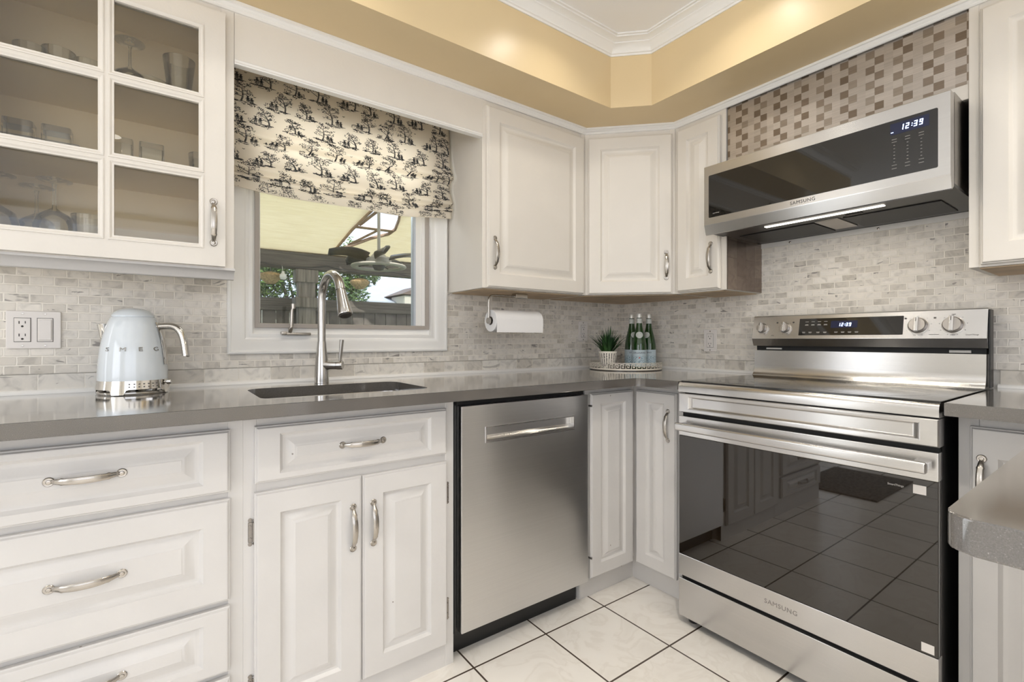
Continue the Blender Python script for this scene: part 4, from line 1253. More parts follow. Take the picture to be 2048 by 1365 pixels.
# catmull resample
def cat(P, n=6):
    out = []
    for i in range(len(P) - 1):
        p0 = P[max(i - 1, 0)]; p1 = P[i]; p2 = P[i + 1]; p3 = P[min(i + 2, len(P) - 1)]
        for k in range(n):
            s = k / n
            out.append(tuple(0.5 * ((2 * p1[j]) + (-p0[j] + p2[j]) * s + (2 * p0[j] - 5 * p1[j] + 4 * p2[j] - p3[j]) * s * s + (-p0[j] + 3 * p1[j] - 3 * p2[j] + p3[j]) * s ** 3) for j in range(2)))
    out.append(P[-1]); return out
prof = cat(prof, 5)
bm = B(); uvl = bm.loops.layers.uv.new('UVMap')
nx = 60; bx0, bx1 = -2.050, -1.198
grid = []; arc = [0]
for i in range(1, len(prof)): arc.append(arc[-1] + math.hypot(prof[i][0] - prof[i - 1][0], prof[i][1] - prof[i - 1][1]))
for ix in range(nx + 1):
    s = ix / nx; x = bx0 + (bx1 - bx0) * s
    row = []
    for j, (y, z) in enumerate(prof):
        f = j / len(prof)
        sag = 0.016 * (1 - (2 * s - 1) ** 2) * f
        wob = 0.004 * math.sin(9 * s + 5 * f) * f + 0.003 * math.sin(21 * s + 2) * f
        dz = -sag + 0.010 * s * f * (1 if f > 0.4 else 0.5) + 0.003 * math.sin(13 * s + 8 * f) * f
        # diagonal drape on the left of the flat part
        dr_ = 0.010 * math.exp(-((f - 0.12 - 0.35 * s) / 0.05) ** 2) * math.exp(-(s / 0.45) ** 2)
        row.append(bm.verts.new((x, y - wob - dr_, z + dz)))
    grid.append(row)
for ix in range(nx):
    for j in range(len(prof) - 1):
        f = bm.faces.new([grid[ix][j], grid[ix][j + 1], grid[ix + 1][j + 1], grid[ix + 1][j]])
        for lp, (a, b_) in zip(f.loops, ((ix, j), (ix, j + 1), (ix + 1, j + 1), (ix + 1, j))):
            lp[uvl].uv = (a / nx * (bx1 - bx0), -arc[b_])
# printed scenes: trees, bushes, little figures and ground strokes drawn on the cloth
random.seed(21)
TOT = arc[-1]
PTS = [[v.co.copy() for v in row] for row in grid]
def surf(u, w):
    """point on the cloth, u along the width, w down the drop (m), lifted to the room side"""
    fu = max(0.0, min(nx - 1e-4, u / (bx1 - bx0) * nx)); iu = int(fu); fu -= iu
    w = max(0.0, min(TOT - 1e-5, w)); j = 0
    lo_, hi_ = 0, len(arc) - 1
    while hi_ - lo_ > 1:
        mid = (lo_ + hi_) // 2
        if arc[mid] <= w: lo_ = mid
        else: hi_ = mid
    fw = (w - arc[lo_]) / max(1e-9, arc[hi_] - arc[lo_])
    a = PTS[iu][lo_].lerp(PTS[iu][hi_], fw); c = PTS[iu + 1][lo_].lerp(PTS[iu + 1][hi_], fw)
    d = (PTS[iu][hi_] - PTS[iu][lo_])
    nrm = Vector((0, d.z, -d.y)).normalized()
    return a.lerp(c, fu) + nrm * 0.0017
INK = []
def ok(u, w): return 0.002 < u < (bx1 - bx0) - 0.002 and 0.002 < w < TOT - 0.002
def dab(u, w, a, l, b_):
    ca, sa = math.cos(a), math.sin(a)
    q = [(u + ca * l, w + sa * l), (u - sa * b_, w + ca * b_), (u - ca * l, w - sa * l), (u + sa * b_, w - ca * b_)]
    if all(ok(*p_) for p_ in q): INK.append([surf(*p_) for p_ in q])
def stroke(pts_, w0, w1):
    for i in range(len(pts_) - 1):
        (x0, y0), (x1, y1) = pts_[i], pts_[i + 1]
        L_ = math.hypot(x1 - x0, y1 - y0) or 1e-6
        nx_, ny_ = -(y1 - y0) / L_, (x1 - x0) / L_
        a_ = w0 + (w1 - w0) * i / (len(pts_) - 1); b_ = w0 + (w1 - w0) * (i + 1) / (len(pts_) - 1)
        q = [(x0 + nx_ * a_, y0 + ny_ * a_), (x0 - nx_ * a_, y0 - ny_ * a_), (x1 - nx_ * b_, y1 - ny_ * b_), (x1 + nx_ * b_, y1 + ny_ * b_)]
        if all(ok(*p_) for p_ in q): INK.append([surf(*p_) for p_ in q])
U = random.uniform
def leaves_(u, w, r, n):
    for _ in range(n):
        a = U(0, 2 * PI); q = r * math.sqrt(U(0, 1))
        dab(u + q * math.cos(a) * 1.25, w + q * math.sin(a) * 0.8, U(0, PI), U(0.0011, 0.0024), U(0.0005, 0.0011))
def toile_tree(u, w, h, lean):
    top = (u + lean * h, w - h)
    trunk = [(u + lean * h * s_ + 0.003 * math.sin(5 * s_), w - h * s_) for s_ in (0, .2, .4, .6, .8, 1)]
    stroke(trunk, 0.0017, 0.0005)
    stroke([(p_[0] + 0.0030, p_[1]) for p_ in trunk[:4]], 0.0008, 0.0004)
    for k in range(7):
        s_ = 0.3 + 0.7 * k / 6; bx_, by_ = u + lean * h * s_, w - h * s_
        sg = 1 if k % 2 else -1; bl_ = h * U(0.28, 0.55) * (1.15 - 0.6 * s_)
        tip = (bx_ + sg * bl_, by_ - bl_ * U(0.15, 0.7))
        stroke([(bx_, by_), ((bx_ + tip[0]) / 2, (by_ + tip[1]) / 2 + 0.001), tip], 0.0007, 0.0003)
        leaves_(tip[0], tip[1], U(0.007, 0.012), 17)
        if U(0, 1) < 0.5: leaves_((bx_ + tip[0]) / 2, (by_ + tip[1]) / 2 - 0.003, 0.006, 6)
    leaves_(top[0], top[1], 0.009, 14)
def figure(u, w, h):
    r = h * 0.10
    for k in range(6): dab(u, w - h + r, k * PI / 6, r, r * 0.45)
    stroke([(u - r * 2.0, w - h + r * 0.35), (u + r * 2.0, w - h + r * 0.1)], 0.0006, 0.0005)
    wd = h * U(0.16, 0.24)
    for k in range(7):
        f_ = -1 + 2 * k / 6
        stroke([(u + f_ * wd * 0.4, w - h * 0.80), (u + f_ * wd * U(0.7, 0.95), w - h * 0.5), (u + f_ * wd * U(0.9, 1.2), w - h * 0.18)], 0.00055, 0.0004)
    stroke([(u - wd * 0.4, w - h * 0.76), (u - wd * 1.5, w - h * 0.55), (u - wd * 1.0, w - h * 0.45)], 0.0006, 0.0004)
    stroke([(u + wd * 0.4, w - h * 0.76), (u + wd * 1.6, w - h * 0.62)], 0.0006, 0.0004)
    stroke([(u - wd * 0.4, w - h * 0.2), (u - wd * 0.5, w)], 0.0006, 0.0005); stroke([(u + wd * 0.4, w - h * 0.2), (u + wd * 0.5, w)], 0.0006, 0.0005)
def ground_(u, w, wd):
    for k in range(22):
        x = u + U(-1, 1) * wd; y = w + U(-0.002, 0.009) * (1.2 - abs(x - u) / wd)
        l = U(0.003, 0.009); stroke([(x - l, y), (x + l, y + U(-0.0012, 0.0012))], U(0.0003, 0.0007), 0.0003)
    leaves_(u - wd * 0.7, w, 0.007, 10); leaves_(u + wd * 0.6, w + 0.002, 0.008, 12)
cw, ch = 0.100, 0.080
for r_ in range(-1, int(TOT / ch) + 2):
    for c_ in range(-1, int((bx1 - bx0) / cw) + 2):
        u = (c_ + (0.5 if r_ % 2 else 0.0) + U(-0.1, 0.1)) * cw; w = (r_ + 0.85 + U(-0.08, 0.08)) * ch
        kind = (r_ * 3 + c_) % 3
        ground_(u, w, 0.036); leaves_(u + U(-0.03, 0.03), w + 0.006, 0.010, 16)
        if kind == 0:
            toile_tree(u - 0.010, w, U(0.058, 0.070), U(-0.1, 0.2)); figure(u + 0.012, w + 0.001, 0.026); figure(u + 0.024, w + 0.002, 0.022)
        elif kind == 1:
            figure(u - 0.018, w, 0.027); figure(u - 0.004, w + 0.001, 0.025); toile_tree(u + 0.024, w, U(0.044, 0.062), U(-0.3, 0.1)); leaves_(u - 0.032, w - 0.010, 0.010, 22)
        else:
            toile_tree(u, w, U(0.046, 0.066), U(-0.4, 0.4)); leaves_(u - 0.024, w - 0.008, 0.010, 24); leaves_(u + 0.024, w - 0.006, 0.009, 20); figure(u + 0.014, w + 0.003, 0.020)
        x = u + U(0.03, 0.05); y = w - U(0.02, 0.05)
        stroke([(x - 0.004, y - 0.002), (x, y), (x + 0.004, y - 0.0025)], 0.0006, 0.0004)
nf0 = len(bm.faces)
for q in INK:
    f = bm.faces.new([bm.verts.new(p_) for p_ in q]); f.material_index = 1
bl = finish('fabric', bm, [M_toile, M_ink], t, 60, recalc=False)
sm = bl.modifiers.new('thick', 'SOLIDIFY'); sm.thickness = 0.0016; sm.offset = 0.0
boxo('head_rail', M_trim, t, bx0 + 0.004, bx1 - 0.004, -0.038, -0.026, 2.02, 2.054)

# ================================================================== SMALL WALL THINGS
def receptacle(parent, x, z, y):
    """decora style duplex outlet insert"""
    o = boxo('outlet', M_plastic, parent, x - 0.0165, x + 0.0165, y - 0.0025, y, z - 0.0335, z + 0.0335, 0.001, 1)
    bm = B()
    for zz in (z + 0.018, z - 0.018):
        box(bm, x - 0.0075, x - 0.0055, y - 0.0029, y - 0.0024, zz - 0.001, zz + 0.007)
        box(bm, x + 0.0052, x + 0.0070, y - 0.0029, y - 0.0024, zz, zz + 0.007)
        lathe(bm, [(0.0028, 0.0024), (0.0028, 0.0029), (0, 0.0029)], 10, (x, y, zz - 0.008), 'y')
    finish('slots', bm, M_slot, o, 0)
def screws(parent, pts, y):
    for (x, z) in pts:
        bm = B(); lathe(bm, [(0.0030, 0.0), (0.0028, 0.0010), (0, 0.0014)], 12, (x, y, z), 'y')
        s = finish('screw', bm, M_nickel, parent)
t = thing('outlet_plate', 'wide white wall plate with an outlet and a rocker switch, left of the kettle', 'outlet', (-2.536, 0, 1.102))
boxo('plate', M_plastic, t, -0.0575, 0.0575, -0.0165, -0.0105, -0.0545, 0.0545, 0.003, 2)
bm = B()
receptacle(t, -0.0235, 0.0, -0.0165)
boxo('switch_frame', M_plastic, t, 0.0075, 0.0395, -0.0180, -0.0165, -0.0335, 0.0335, 0.0006, 1)
boxo('switch', M_plastic, t, 0.0098, 0.0372, -0.0205, -0.0180, -0.030, 0.030, 0.0012, 1)
boxo('outline', M_dmark, t, 0.0062, 0.0408, -0.0169, -0.01655, -0.0348, 0.0348)
boxo('outline', M_dmark, t, -0.0412, -0.0058, -0.0169, -0.01655, -0.0348, 0.0348)
screws(t, [(-0.0235, 0.046), (0.0235, 0.046), (-0.0235, -0.046), (0.0235, -0.046)], -0.0165)
def single(label, loc, rot):
    t = thing('outlet_plate', label, 'outlet', loc, rot)
    boxo('plate', M_plastic, t, -0.035, 0.035, -0.0165, -0.0105, -0.0555, 0.0555, 0.003, 2)
    boxo('outline', M_dmark, t, -0.0176, 0.0176, -0.0169, -0.01655, -0.0346, 0.0346)
    receptacle(t, 0, 0, -0.0165)
    screws(t, [(0, 0.047), (0, -0.047)], -0.0165)
single('white outlet plate on the window wall left of the potted grass', (-0.335, 0, 1.120), 0)
single('white outlet plate on the stove wall between bottles and stove', (0, -0.590, 1.068), RB)

# paper towel holder + roll
t = thing('paper_towel_holder', 'brushed steel under-cabinet arm holding the paper towel roll', 'holder', (0, -0.20, 0))
bm = B(); box(bm, -0.952, -0.886, -0.018, 0.018, 1.2600, UB - 0.0035, 0.003); finish('bracket', bm, M_nickel, t)
bm = B(); sweep(bm, [(-0.95, 0, 1.270), (-1.06, 0, 1.2695), (-1.078, 0, 1.266), (-1.086, 0, 1.256), (-1.088, 0, 1.24), (-1.088, 0, 1.17), (-1.088, 0, 1.158)], 0.0042, n=12); finish('arm', bm, M_nickel, t, 50)
bm = B(); lathe(bm, [(0, -0.006), (0.0135, -0.005), (0.0140, 0.004), (0.006, 0.006), (0.0055, 0.27), (0, 0.27)], 18, (-1.088, 0, 1.156), 'x'); finish('spindle', bm, M_nickel, t, 50)
t = thing('paper_towel_roll', 'white quilted paper towel roll under the wall cabinet', 'paper towels', (0, -0.20, 0))
bm = B(); ro = 0.0485
lathe(bm, [(0.019, -1.079), (ro - 0.002, -1.079), (ro, -1.077), (ro, -0.820), (ro - 0.002, -0.818), (0.019, -0.818), (0.019, -1.079)], 48, (0, 0, 1.156), 'x')
finish('roll', bm, M_paper, t, 50)
bm = B()
pts2 = [(-ro * math.sin(a), 1.156 + ro * math.cos(a)) for a in [math.radians(v) for v in range(0, 100, 8)]]
pts2 = [(p_[0] * 1.012, 1.156 + (p_[1] - 1.156) * 1.012) for p_ in pts2] + [(-ro * 1.0, 1.140), (-ro * 0.98, 1.120), (-ro * 0.95, 1.105)]
ga = [[bm.verts.new((x, y, z)) for y, z in pts2] for x in (-1.077, -0.95, -0.820)]
for a, c in zip(ga[:-1], ga[1:]):
    for k in range(len(pts2) - 1): bm.faces.new([a[k], a[k + 1], c[k + 1], c[k]])
sh = finish('loose_sheet', bm, M_paper, t, 50); sm = sh.modifiers.new('thick', 'SOLIDIFY'); sm.thickness = 0.0012
bm = B(); lathe(bm, [(0.0175, -1.078), (0.019, -1.078), (0.019, -0.819), (0.0175, -0.819), (0.0175, -1.078)], 32, (0, 0, 1.156), 'x'); finish('core', bm, M_card, t)

# ================================================================== KETTLE
t = thing('kettle', 'pale blue retro electric kettle with chrome base and handle', 'kettle', (-2.306, -0.128, CT), math.radians(-20))
bm = B(); lathe(bm, [(0, 0.0), (0.083, 0.0), (0.085, 0.003), (0.085, 0.008), (0.082, 0.011), (0, 0.011)], 48); finish('power_base', bm, M_chrome, t)
# skirt with scalloped lower edge (arched cut-outs between four feet)
bm = B(); NS = 96; rings = [[], [], [], []]
for k in range(NS):
    a = 2 * PI * k / NS
    q = (a / (2 * PI) * 4 + 0.12) % 1.0
    foot = 1.0 if q < 0.20 else (max(0.0, 1 - (q - 0.20) / 0.06) if q < 0.26 else (max(0.0, 1 - (1.0 - q) / 0.06) if q > 0.94 else 0.0))
    foot = foot * foot * (3 - 2 * foot)
    zl = 0.0165 - 0.0145 * foot
    rr_ = 0.0875 + 0.002 * foot
    for j, (r, z) in enumerate(((rr_ - 0.004, zl), (rr_, zl), (0.0845, 0.041), (0.0805, 0.041))):
        rings[j].append(bm.verts.new((r * math.cos(a), r * math.sin(a), z)))
for j in range(4):
    for k in range(NS):
        bm.faces.new([rings[j][k], rings[j][(k + 1) % NS], rings[(j + 1) % 4][(k + 1) % NS], rings[(j + 1) % 4][k]])
finish('chrome_skirt', bm, M_chrome, t, 50)
bodyp = [(0.0838, 0.0405), (0.0842, 0.045), (0.0835, 0.07), (0.0815, 0.10), (0.0785, 0.13), (0.0735, 0.16), (0.0670, 0.19), (0.0600, 0.210), (0.0545, 0.2235), (0.0520, 0.2262)]
bm = B(); lathe(bm, bodyp + [(0, 0.2262)], 64); finish('body', bm, M_kettle, t, 50)
bm = B(); lathe(bm, [(0.0508, 0.2262), (0.0508, 0.2282), (0.0525, 0.2284), (0.0522, 0.231), (0.047, 0.2385), (0.038, 0.2455), (0.026, 0.2500), (0.012, 0.2522), (0, 0.2525)], 48); finish('lid', bm, M_kettle, t, 50)
# local +x points to the handle side
def rb_(z):
    for (r0, z0), (r1, z1) in zip(bodyp[:-1], bodyp[1:]):
        if z0 <= z <= z1: return r0 + (r1 - r0) * (z - z0) / (z1 - z0)
    return bodyp[-1][0]
bm = B()
prof_s = [(z, rb_(z)) for z in (0.085, 0.11, 0.14, 0.17, 0.195, 0.21)]
sweep(bm, [(r + 0.0015, 0, z) for z, r in prof_s], 0.014, 0.003, side=(0, 1, 0), n=12); finish('handle_strip', bm, M_chrome, t, 50)
bm = B()
hp = [(0.052, 0, 0.196), (0.070, 0, 0.199), (0.094, 0, 0.200), (0.108, 0, 0.196), (0.119, 0, 0.186), (0.1265, 0, 0.170), (0.131, 0, 0.15), (0.134, 0, 0.128), (0.136, 0, 0.112), (0.1355, 0, 0.1085)]
hpc = []
for i in range(len(hp) - 1):
    for k in range(3):
        s = k / 3; p0 = hp[max(i - 1, 0)]; p1 = hp[i]; p2 = hp[i + 1]; p3 = hp[min(i + 2, len(hp) - 1)]
        hpc.append(tuple(0.5 * ((2 * p1[j]) + (-p0[j] + p2[j]) * s + (2 * p0[j] - 5 * p1[j] + 4 * p2[j] - p3[j]) * s * s + (-p0[j] + 3 * p1[j] - 3 * p2[j] + p3[j]) * s ** 3) for j in range(3)))
hpc.append(hp[-1])
sweep(bm, hpc, [0.0125] * (len(hpc) - 1) + [0.009], [0.0100] * (len(hpc) - 1) + [0.006], side=(0, 1, 0), n=16); finish('handle', bm, M_chrome, t, 50)
bm = B()
sp = [(-0.066, 0, 0.142), (-0.070, 0, 0.165), (-0.071, 0, 0.188), (-0.073, 0, 0.204)]
sweep(bm, sp, [0.006, 0.016, 0.021, 0.023], [0.006, 0.012, 0.015, 0.016], side=(0, 1, 0), n=16); finish('spout', bm, M_chrome, t, 50)
bm = B(); lathe(bm, [(0, 0), (0.004, 0.0), (0.004, 0.012), (0.0075, 0.008), (0.0085, 0.013), (0.0065, 0.018), (0, 0.020)], 14, (0.082, -0.01, 0.033), 'x'); finish('lever', bm, M_chrome, t)
M_letter = plain('polished_letter', (0.30, 0.29, 0.27), 0.2, metal=1.0)
# letters wrapped on the body
def wrap_text(name, s, size, mat, parent, rfun, zc, phi, spacing=1.0, ext=0.0006, off=0.0006, gap=None, xs=1.0, bold=False):
    bmr = B()
    if gap: items = [(ch, (i - (len(s) - 1) / 2) * gap) for i, ch in enumerate(s)]
    else: items = [(s, 0.0)]
    for ch, dxa in items:
        b2 = text_bm(ch, size, ext, spacing)
        bmesh.ops.triangulate(b2, faces=b2.faces)
        for v in b2.verts:
            x, y, z = v.co; x = x * xs + dxa
            zz = zc + y; r = rfun(zz) + off + z
            a = phi + x / rfun(zc)
            v.co = Vector((r * math.sin(a), -r * math.cos(a), zz))
        me = bpy.data.meshes.new('x'); b2.to_mesh(me); b2.free(); bmr.from_mesh(me); bpy.data.meshes.remove(me)
    return finish(name, bmr, mat, parent, 0)
for i_, ch_ in enumerate('SMEG'): wrap_text('letter', ch_, 0.0165, M_letter, t, rb_, 0.131, math.radians(19) + (i_ - 1.5) * 0.0405 / 0.0783, xs=1.45, ext=0.0012)
bm = B()
for k in range(7):
    a = math.radians(16 + 7.5 * k)
    for zz in (0.032, 0.024):
        c_ = Vector((0.0862 * math.sin(a), -0.0862 * math.cos(a), zz))
        r = bmesh.ops.create_cube(bm, size=0.0032); 
        for v in r['verts']: v.co += c_
finish('buttons', bm, plain('button_dark', (0.10, 0.09, 0.08), 0.3), t)

# ================================================================== TRAY WITH BOTTLES AND PLANT
TX, TY = -0.237, -0.232
t = thing('tray', 'round white tray with cut-out greek key rim in the corner', 'tray', (TX, TY, CT))
TR = 0.188
M_tray = plain('cream_metal', (0.78, 0.72, 0.62), 0.4)
bm = B(); lathe(bm, [(0, 0.0008), (TR, 0.0008), (TR, 0.0045), (TR - 0.002, 0.006), (0, 0.006)], 72); finish('base', bm, plain('tray_base', (0.10, 0.085, 0.07), 0.25), t)
bm = B()
lathe(bm, [(TR - 0.0015, 0.0045), (TR + 0.0012, 0.0045), (TR + 0.0012, 0.009), (TR - 0.0015, 0.009), (TR - 0.0015, 0.0045)], 96)
lathe(bm, [(TR - 0.0015, 0.0375), (TR + 0.0012, 0.0375), (TR + 0.0012, 0.041), (TR - 0.0015, 0.041), (TR - 0.0015, 0.0375)], 96)
NU = 44; du = 2 * PI / NU
def strip(a0, a1, z0, z1):
    vs = []
    for r in (TR - 0.001, TR + 0.001):
        for a, z in ((a0, z0), (a1, z0), (a1, z1), (a0, z1)):
            vs.append(bm.verts.new((r * math.cos(a), r * math.sin(a), z)))
    for f in ((0, 1, 2, 3), (7, 6, 5, 4), (0, 4, 5, 1), (1, 5, 6, 2), (2, 6, 7, 3), (3, 7, 4, 0)): bm.faces.new([vs[i] for i in f])
w_ = 0.13; hz_ = 0.0035
for k in range(NU):
    a = k * du
    def S(u0, u1, v0, v1): strip(a + u0 * du, a + u1 * du, 0.009 + v0 * 0.0285, 0.009 + v1 * 0.0285)
    S(0.0, w_, 0.0, 0.88); S(0.0, 0.72, 0.76, 0.90); S(0.62, 0.75, 0.34, 0.90); S(0.32, 0.75, 0.30, 0.44); S(0.32, 0.45, 0.30, 0.62); S(0.0, 1.0, 0.0, 0.12)
finish('fretwork_rim', bm, M_tray, t, 0)

PX, PY = -0.330, -0.318
t = thing('potted_grass', 'small potted artificial grass in a black and white striped pot on the tray', 'plant', (PX + 0.0, PY + 0.0, CT + 0.0065))
def pot_mat():
    m, tr, b, o = nt('striped_pot')
    tc = N(tr, 'ShaderNodeTexCoord'); sx = N(tr, 'ShaderNodeSeparateXYZ'); tr.links.new(tc.outputs['Object'], sx.inputs[0])
    an = math_(tr, 'ARCTAN2', sx.outputs['Y'], sx.outputs['X'])
    st = math_(tr, 'FRACT', math_(tr, 'MULTIPLY', an, 22 / (2 * PI)))
    nz = N(tr, 'ShaderNodeTexNoise', i_Scale=260.0, i_Detail=1.0); tr.links.new(tc.outputs['Object'], nz.inputs['Vector'])
    w = math_(tr, 'MULTIPLY', nz.outputs['Fac'], 0.9)
    l = math_(tr, 'LESS_THAN', st, math_(tr, 'SUBTRACT', w, 0.14))
    zt = math_(tr, 'LESS_THAN', sx.outputs['Z'], 0.083)
    c = mixc(tr, math_(tr, 'MULTIPLY', l, zt), (0.82, 0.77, 0.68), (0.05, 0.045, 0.04))
    tr.links.new(c, b.inputs['Base Color']); b.inputs['Roughness'].default_value = 0.5
    return m
bm = B(); lathe(bm, [(0, 0), (0.026, 0.0), (0.031, 0.005), (0.040, 0.035), (0.0455, 0.065), (0.0475, 0.085), (0.0475, 0.091), (0.0455, 0.0925), (0.0435, 0.090), (0.0425, 0.078), (0, 0.078)], 48)
finish('pot', bm, pot_mat(), t, 50)
random.seed(11)
bm = B()
for k in range(95):
    a = random.uniform(0, 2 * PI); lean = random.uniform(0.05, 1.0) ** 0.8
    hgt = random.uniform(0.095, 0.150) * (1.05 - 0.25 * lean)
    out = lean * random.uniform(0.06, 0.115)
    r0 = random.uniform(0, 0.028)
    base = Vector((r0 * math.cos(a), r0 * math.sin(a), 0.074))
    pts3 = []
    for i in range(6):
        s = i / 5
        pts3.append(base + Vector((math.cos(a) * out * s ** 1.4, math.sin(a) * out * s ** 1.4, hgt * s - 0.018 * lean * s ** 3)))
    wd = random.uniform(0.0036, 0.0066)
    sd = Vector((-math.sin(a + random.uniform(-.6, .6)), math.cos(a), 0.0)).normalized()
    prev = None
    for i, p_ in enumerate(pts3):
        w_2 = wd * (1 - (i / 5) ** 2.2) + 0.0002
        cur = (bm.verts.new(p_ - sd * w_2), bm.verts.new(p_ + Vector((math.cos(a), math.sin(a), 0)) * w_2 * 0.35), bm.verts.new(p_ + sd * w_2))
        if prev:
            bm.faces.new([prev[0], prev[1], cur[1], cur[0]]); bm.faces.new([prev[1], prev[2], cur[2], cur[1]])
        prev = cur
finish('leaves', bm, M_blade, t, 60, recalc=False)

m, tt, bb, oo = nt('green_glass')
bb.inputs['Base Color'].default_value = (0.015, 0.075, 0.01, 1); bb.inputs['Roughness'].default_value = 0.04
bb.inputs['Transmission Weight'].default_value = 0.35; bb.inputs['Coat Weight'].default_value = 0.5
M_green = m
def label_mat():
    m, tr, b, o = nt('bottle_label')
    tc = N(tr, 'ShaderNodeTexCoord'); sx = N(tr, 'ShaderNodeSeparateXYZ'); tr.links.new(tc.outputs['Object'], sx.inputs[0])
    nz = N(tr, 'ShaderNodeTexNoise', i_Scale=190.0, i_Detail=2.0); tr.links.new(tc.outputs['Object'], nz.inputs['Vector'])
    r = ramp(tr, [(0.42, (0.20, 0.33, 0.40)), (0.5, (0.62, 0.72, 0.74)), (0.6, (0.52, 0.66, 0.74))]); tr.links.new(nz.outputs['Fac'], r.inputs[0])
    mk = ramp(tr, [(0.0, 0.0), (0.06, 1.0), (0.60, 0.9), (0.66, 0.12), (1.0, 0.12)]); 
    zz = math_(tr, 'DIVIDE', math_(tr, 'SUBTRACT', sx.outputs['Z'], 0.012), 0.086); tr.links.new(zz, mk.inputs[0])
    c = mixc(tr, mk.outputs[0], (0.60, 0.70, 0.74), r.outputs[0])
    tr.links.new(c, b.inputs['Base Color']); b.inputs['Roughness'].default_value = 0.45
    return m
M_label = label_mat()
M_labelw = plain('pale_label', (0.66, 0.68, 0.64), 0.4, noise=0.12, nscale=250)
M_cap = plain('cap_metal', (0.74, 0.72, 0.66), 0.3, metal=0.3)
M_navy = plain('navy_ink', (0.02, 0.03, 0.07), 0.5)
M_red = plain('red_ink', (0.65, 0.10, 0.08), 0.5)
def bottle(label, x, y, rot):
    t = thing('water_bottle', label, 'bottle', (x, y, CT + 0.0065), rot, None)
    bm = B()
    bp = [(0, 0.0), (0.033, 0.0), (0.0368, 0.004), (0.0372, 0.012), (0.0372, 0.110), (0.0365, 0.125), (0.0335, 0.145), (0.028, 0.170), (0.0215, 0.195), (0.0165, 0.218), (0.0140, 0.240), (0.0135, 0.270), (0.0142, 0.272), (0.0142, 0.278), (0.0, 0.278)]
    lathe(bm, bp, 40); finish('glass', bm, M_green, t, 50)
    bm = B(); lathe(bm, [(0.0373, 0.012), (0.0377, 0.0125), (0.0377, 0.0975), (0.0373, 0.098)], 48); lb = finish('body_label', bm, M_label, t, 50)
    bm = B(); lathe(bm, [(0.0146, 0.2375), (0.0150, 0.238), (0.0143, 0.262), (0.0138, 0.2625)], 32); finish('neck_label', bm, M_labelw, t, 50)
    bm = B(); lathe(bm, [(0.0152, 0.266), (0.0154, 0.268), (0.0150, 0.281), (0.0135, 0.2875), (0.0, 0.288)], 24); finish('cap', bm, M_cap, t, 50)
    # shield label on the shoulder
    def rsh(z):
        for (r0, z0), (r1, z1) in zip(bp[4:-1], bp[5:]):
            if z0 <= z <= z1: return r0 + (r1 - r0) * (z - z0) / (z1 - z0)
        return 0.03
    bm = B()
    c0 = bm.verts.new((0, -(rsh(0.176) + 0.0010), 0.176)); ring = []
    ring2 = []
    for k in range(24):
        a = 2 * PI * k / 24
        u_ = 0.0195 * math.cos(a); v_ = 0.0165 * math.sin(a)
        for sc_, rg_ in ((0.55, ring2), (1.0, ring)):
            z = 0.176 + v_ * sc_; r = rsh(z) + 0.0008; ph = u_ * sc_ / r
            rg_.append(bm.verts.new((r * math.sin(ph), -r * math.cos(ph), z)))
    for k in range(24):
        bm.faces.new([c0, ring2[k], ring2[(k + 1) % 24]]); bm.faces.new([ring2[k], ring[k], ring[(k + 1) % 24], ring2[(k + 1) % 24]])
    finish('shoulder_label', bm, M_labelw, t, 60)
    wrap_text('lettering', 'S.PELLEGRINO', 0.0110, M_navy, lb, lambda z: 0.0377, 0.083, 0.0, off=0.0002, ext=0.0001, xs=1.0)
    bm = B()
    for k in range(5):
        a = PI / 2 + k * 2 * PI / 5
        tri = []
        for rr_, aa in ((0.0060, a), (0.0024, a + PI / 5), (0.0, a), (0.0024, a - PI / 5)):
            xx = rr_ * math.cos(aa); zz = 0.058 + rr_ * math.sin(aa); ph = xx / 0.0377
            tri.append(bm.verts.new((0.0380 * math.sin(ph), -0.0380 * math.cos(ph), zz)))
        bm.faces.new(tri)
    finish('star', bm, M_red, lb, 0)
    return t
def bpos(px, D):
    s = (px - 1024) / 957 * D
    return (CAMX + D * 0.5892 + s * 0.8080, CAMY + D * 0.8080 - s * 0.5892)
face = math.radians(-49)
bottle('green glass water bottle with blue label, nearest of the three on the tray', *bpos(1278.5, 2.500), face)
bottle('green glass water bottle with blue label, beside the potted grass behind the nearest bottle', *bpos(1263.5, 2.585), face + 0.55)
bottle('green glass water bottle with blue label, farthest from the potted grass', *bpos(1297.5, 2.570), face - 0.6)
bpy.data.objects['potted_grass'].location = (*bpos(1215.5, 2.455), CT + 0.0065)
bpy.data.objects['tray'].location = (*bpos(1250.5, 2.56), CT)

# ================================================================== GLASSWARE IN THE CABINET
def wine_inverted(bm):
    lathe(bm, [(0.033, 0.0), (0.040, 0.03), (0.043, 0.06), (0.036, 0.085), (0.014, 0.100), (0.005, 0.107), (0.0036, 0.118), (0.0034, 0.160), (0.006, 0.172), (0.020, 0.178), (0.037, 0.1805), (0.037, 0.1820), (0.006, 0.1785), (0, 0.178)], 32)
    lathe(bm, [(0.0315, 0.0), (0.0385, 0.03), (0.0415, 0.06), (0.0345, 0.083), (0.012, 0.097), (0.0, 0.099)], 32)
def tumbler(bm, r0=0.03, r1=0.036, h=0.10, n=24):
    lathe(bm, [(0, 0), (r0, 0.0), (r0 + 0.001, 0.002), (r1, h), (r1 - 0.0015, h), (r0 - 0.001, 0.010), (0, 0.009)], n)
def square_glass(bm):
    prism(bm, rrect(-0.03, 0.03, -0.03, 0.03, 0.008, 4), 0.0, 0.095, 0.001, 1)
    prism(bm, rrect(-0.0265, 0.0265, -0.0265, 0.0265, 0.006, 4), 0.0005, 0.080)
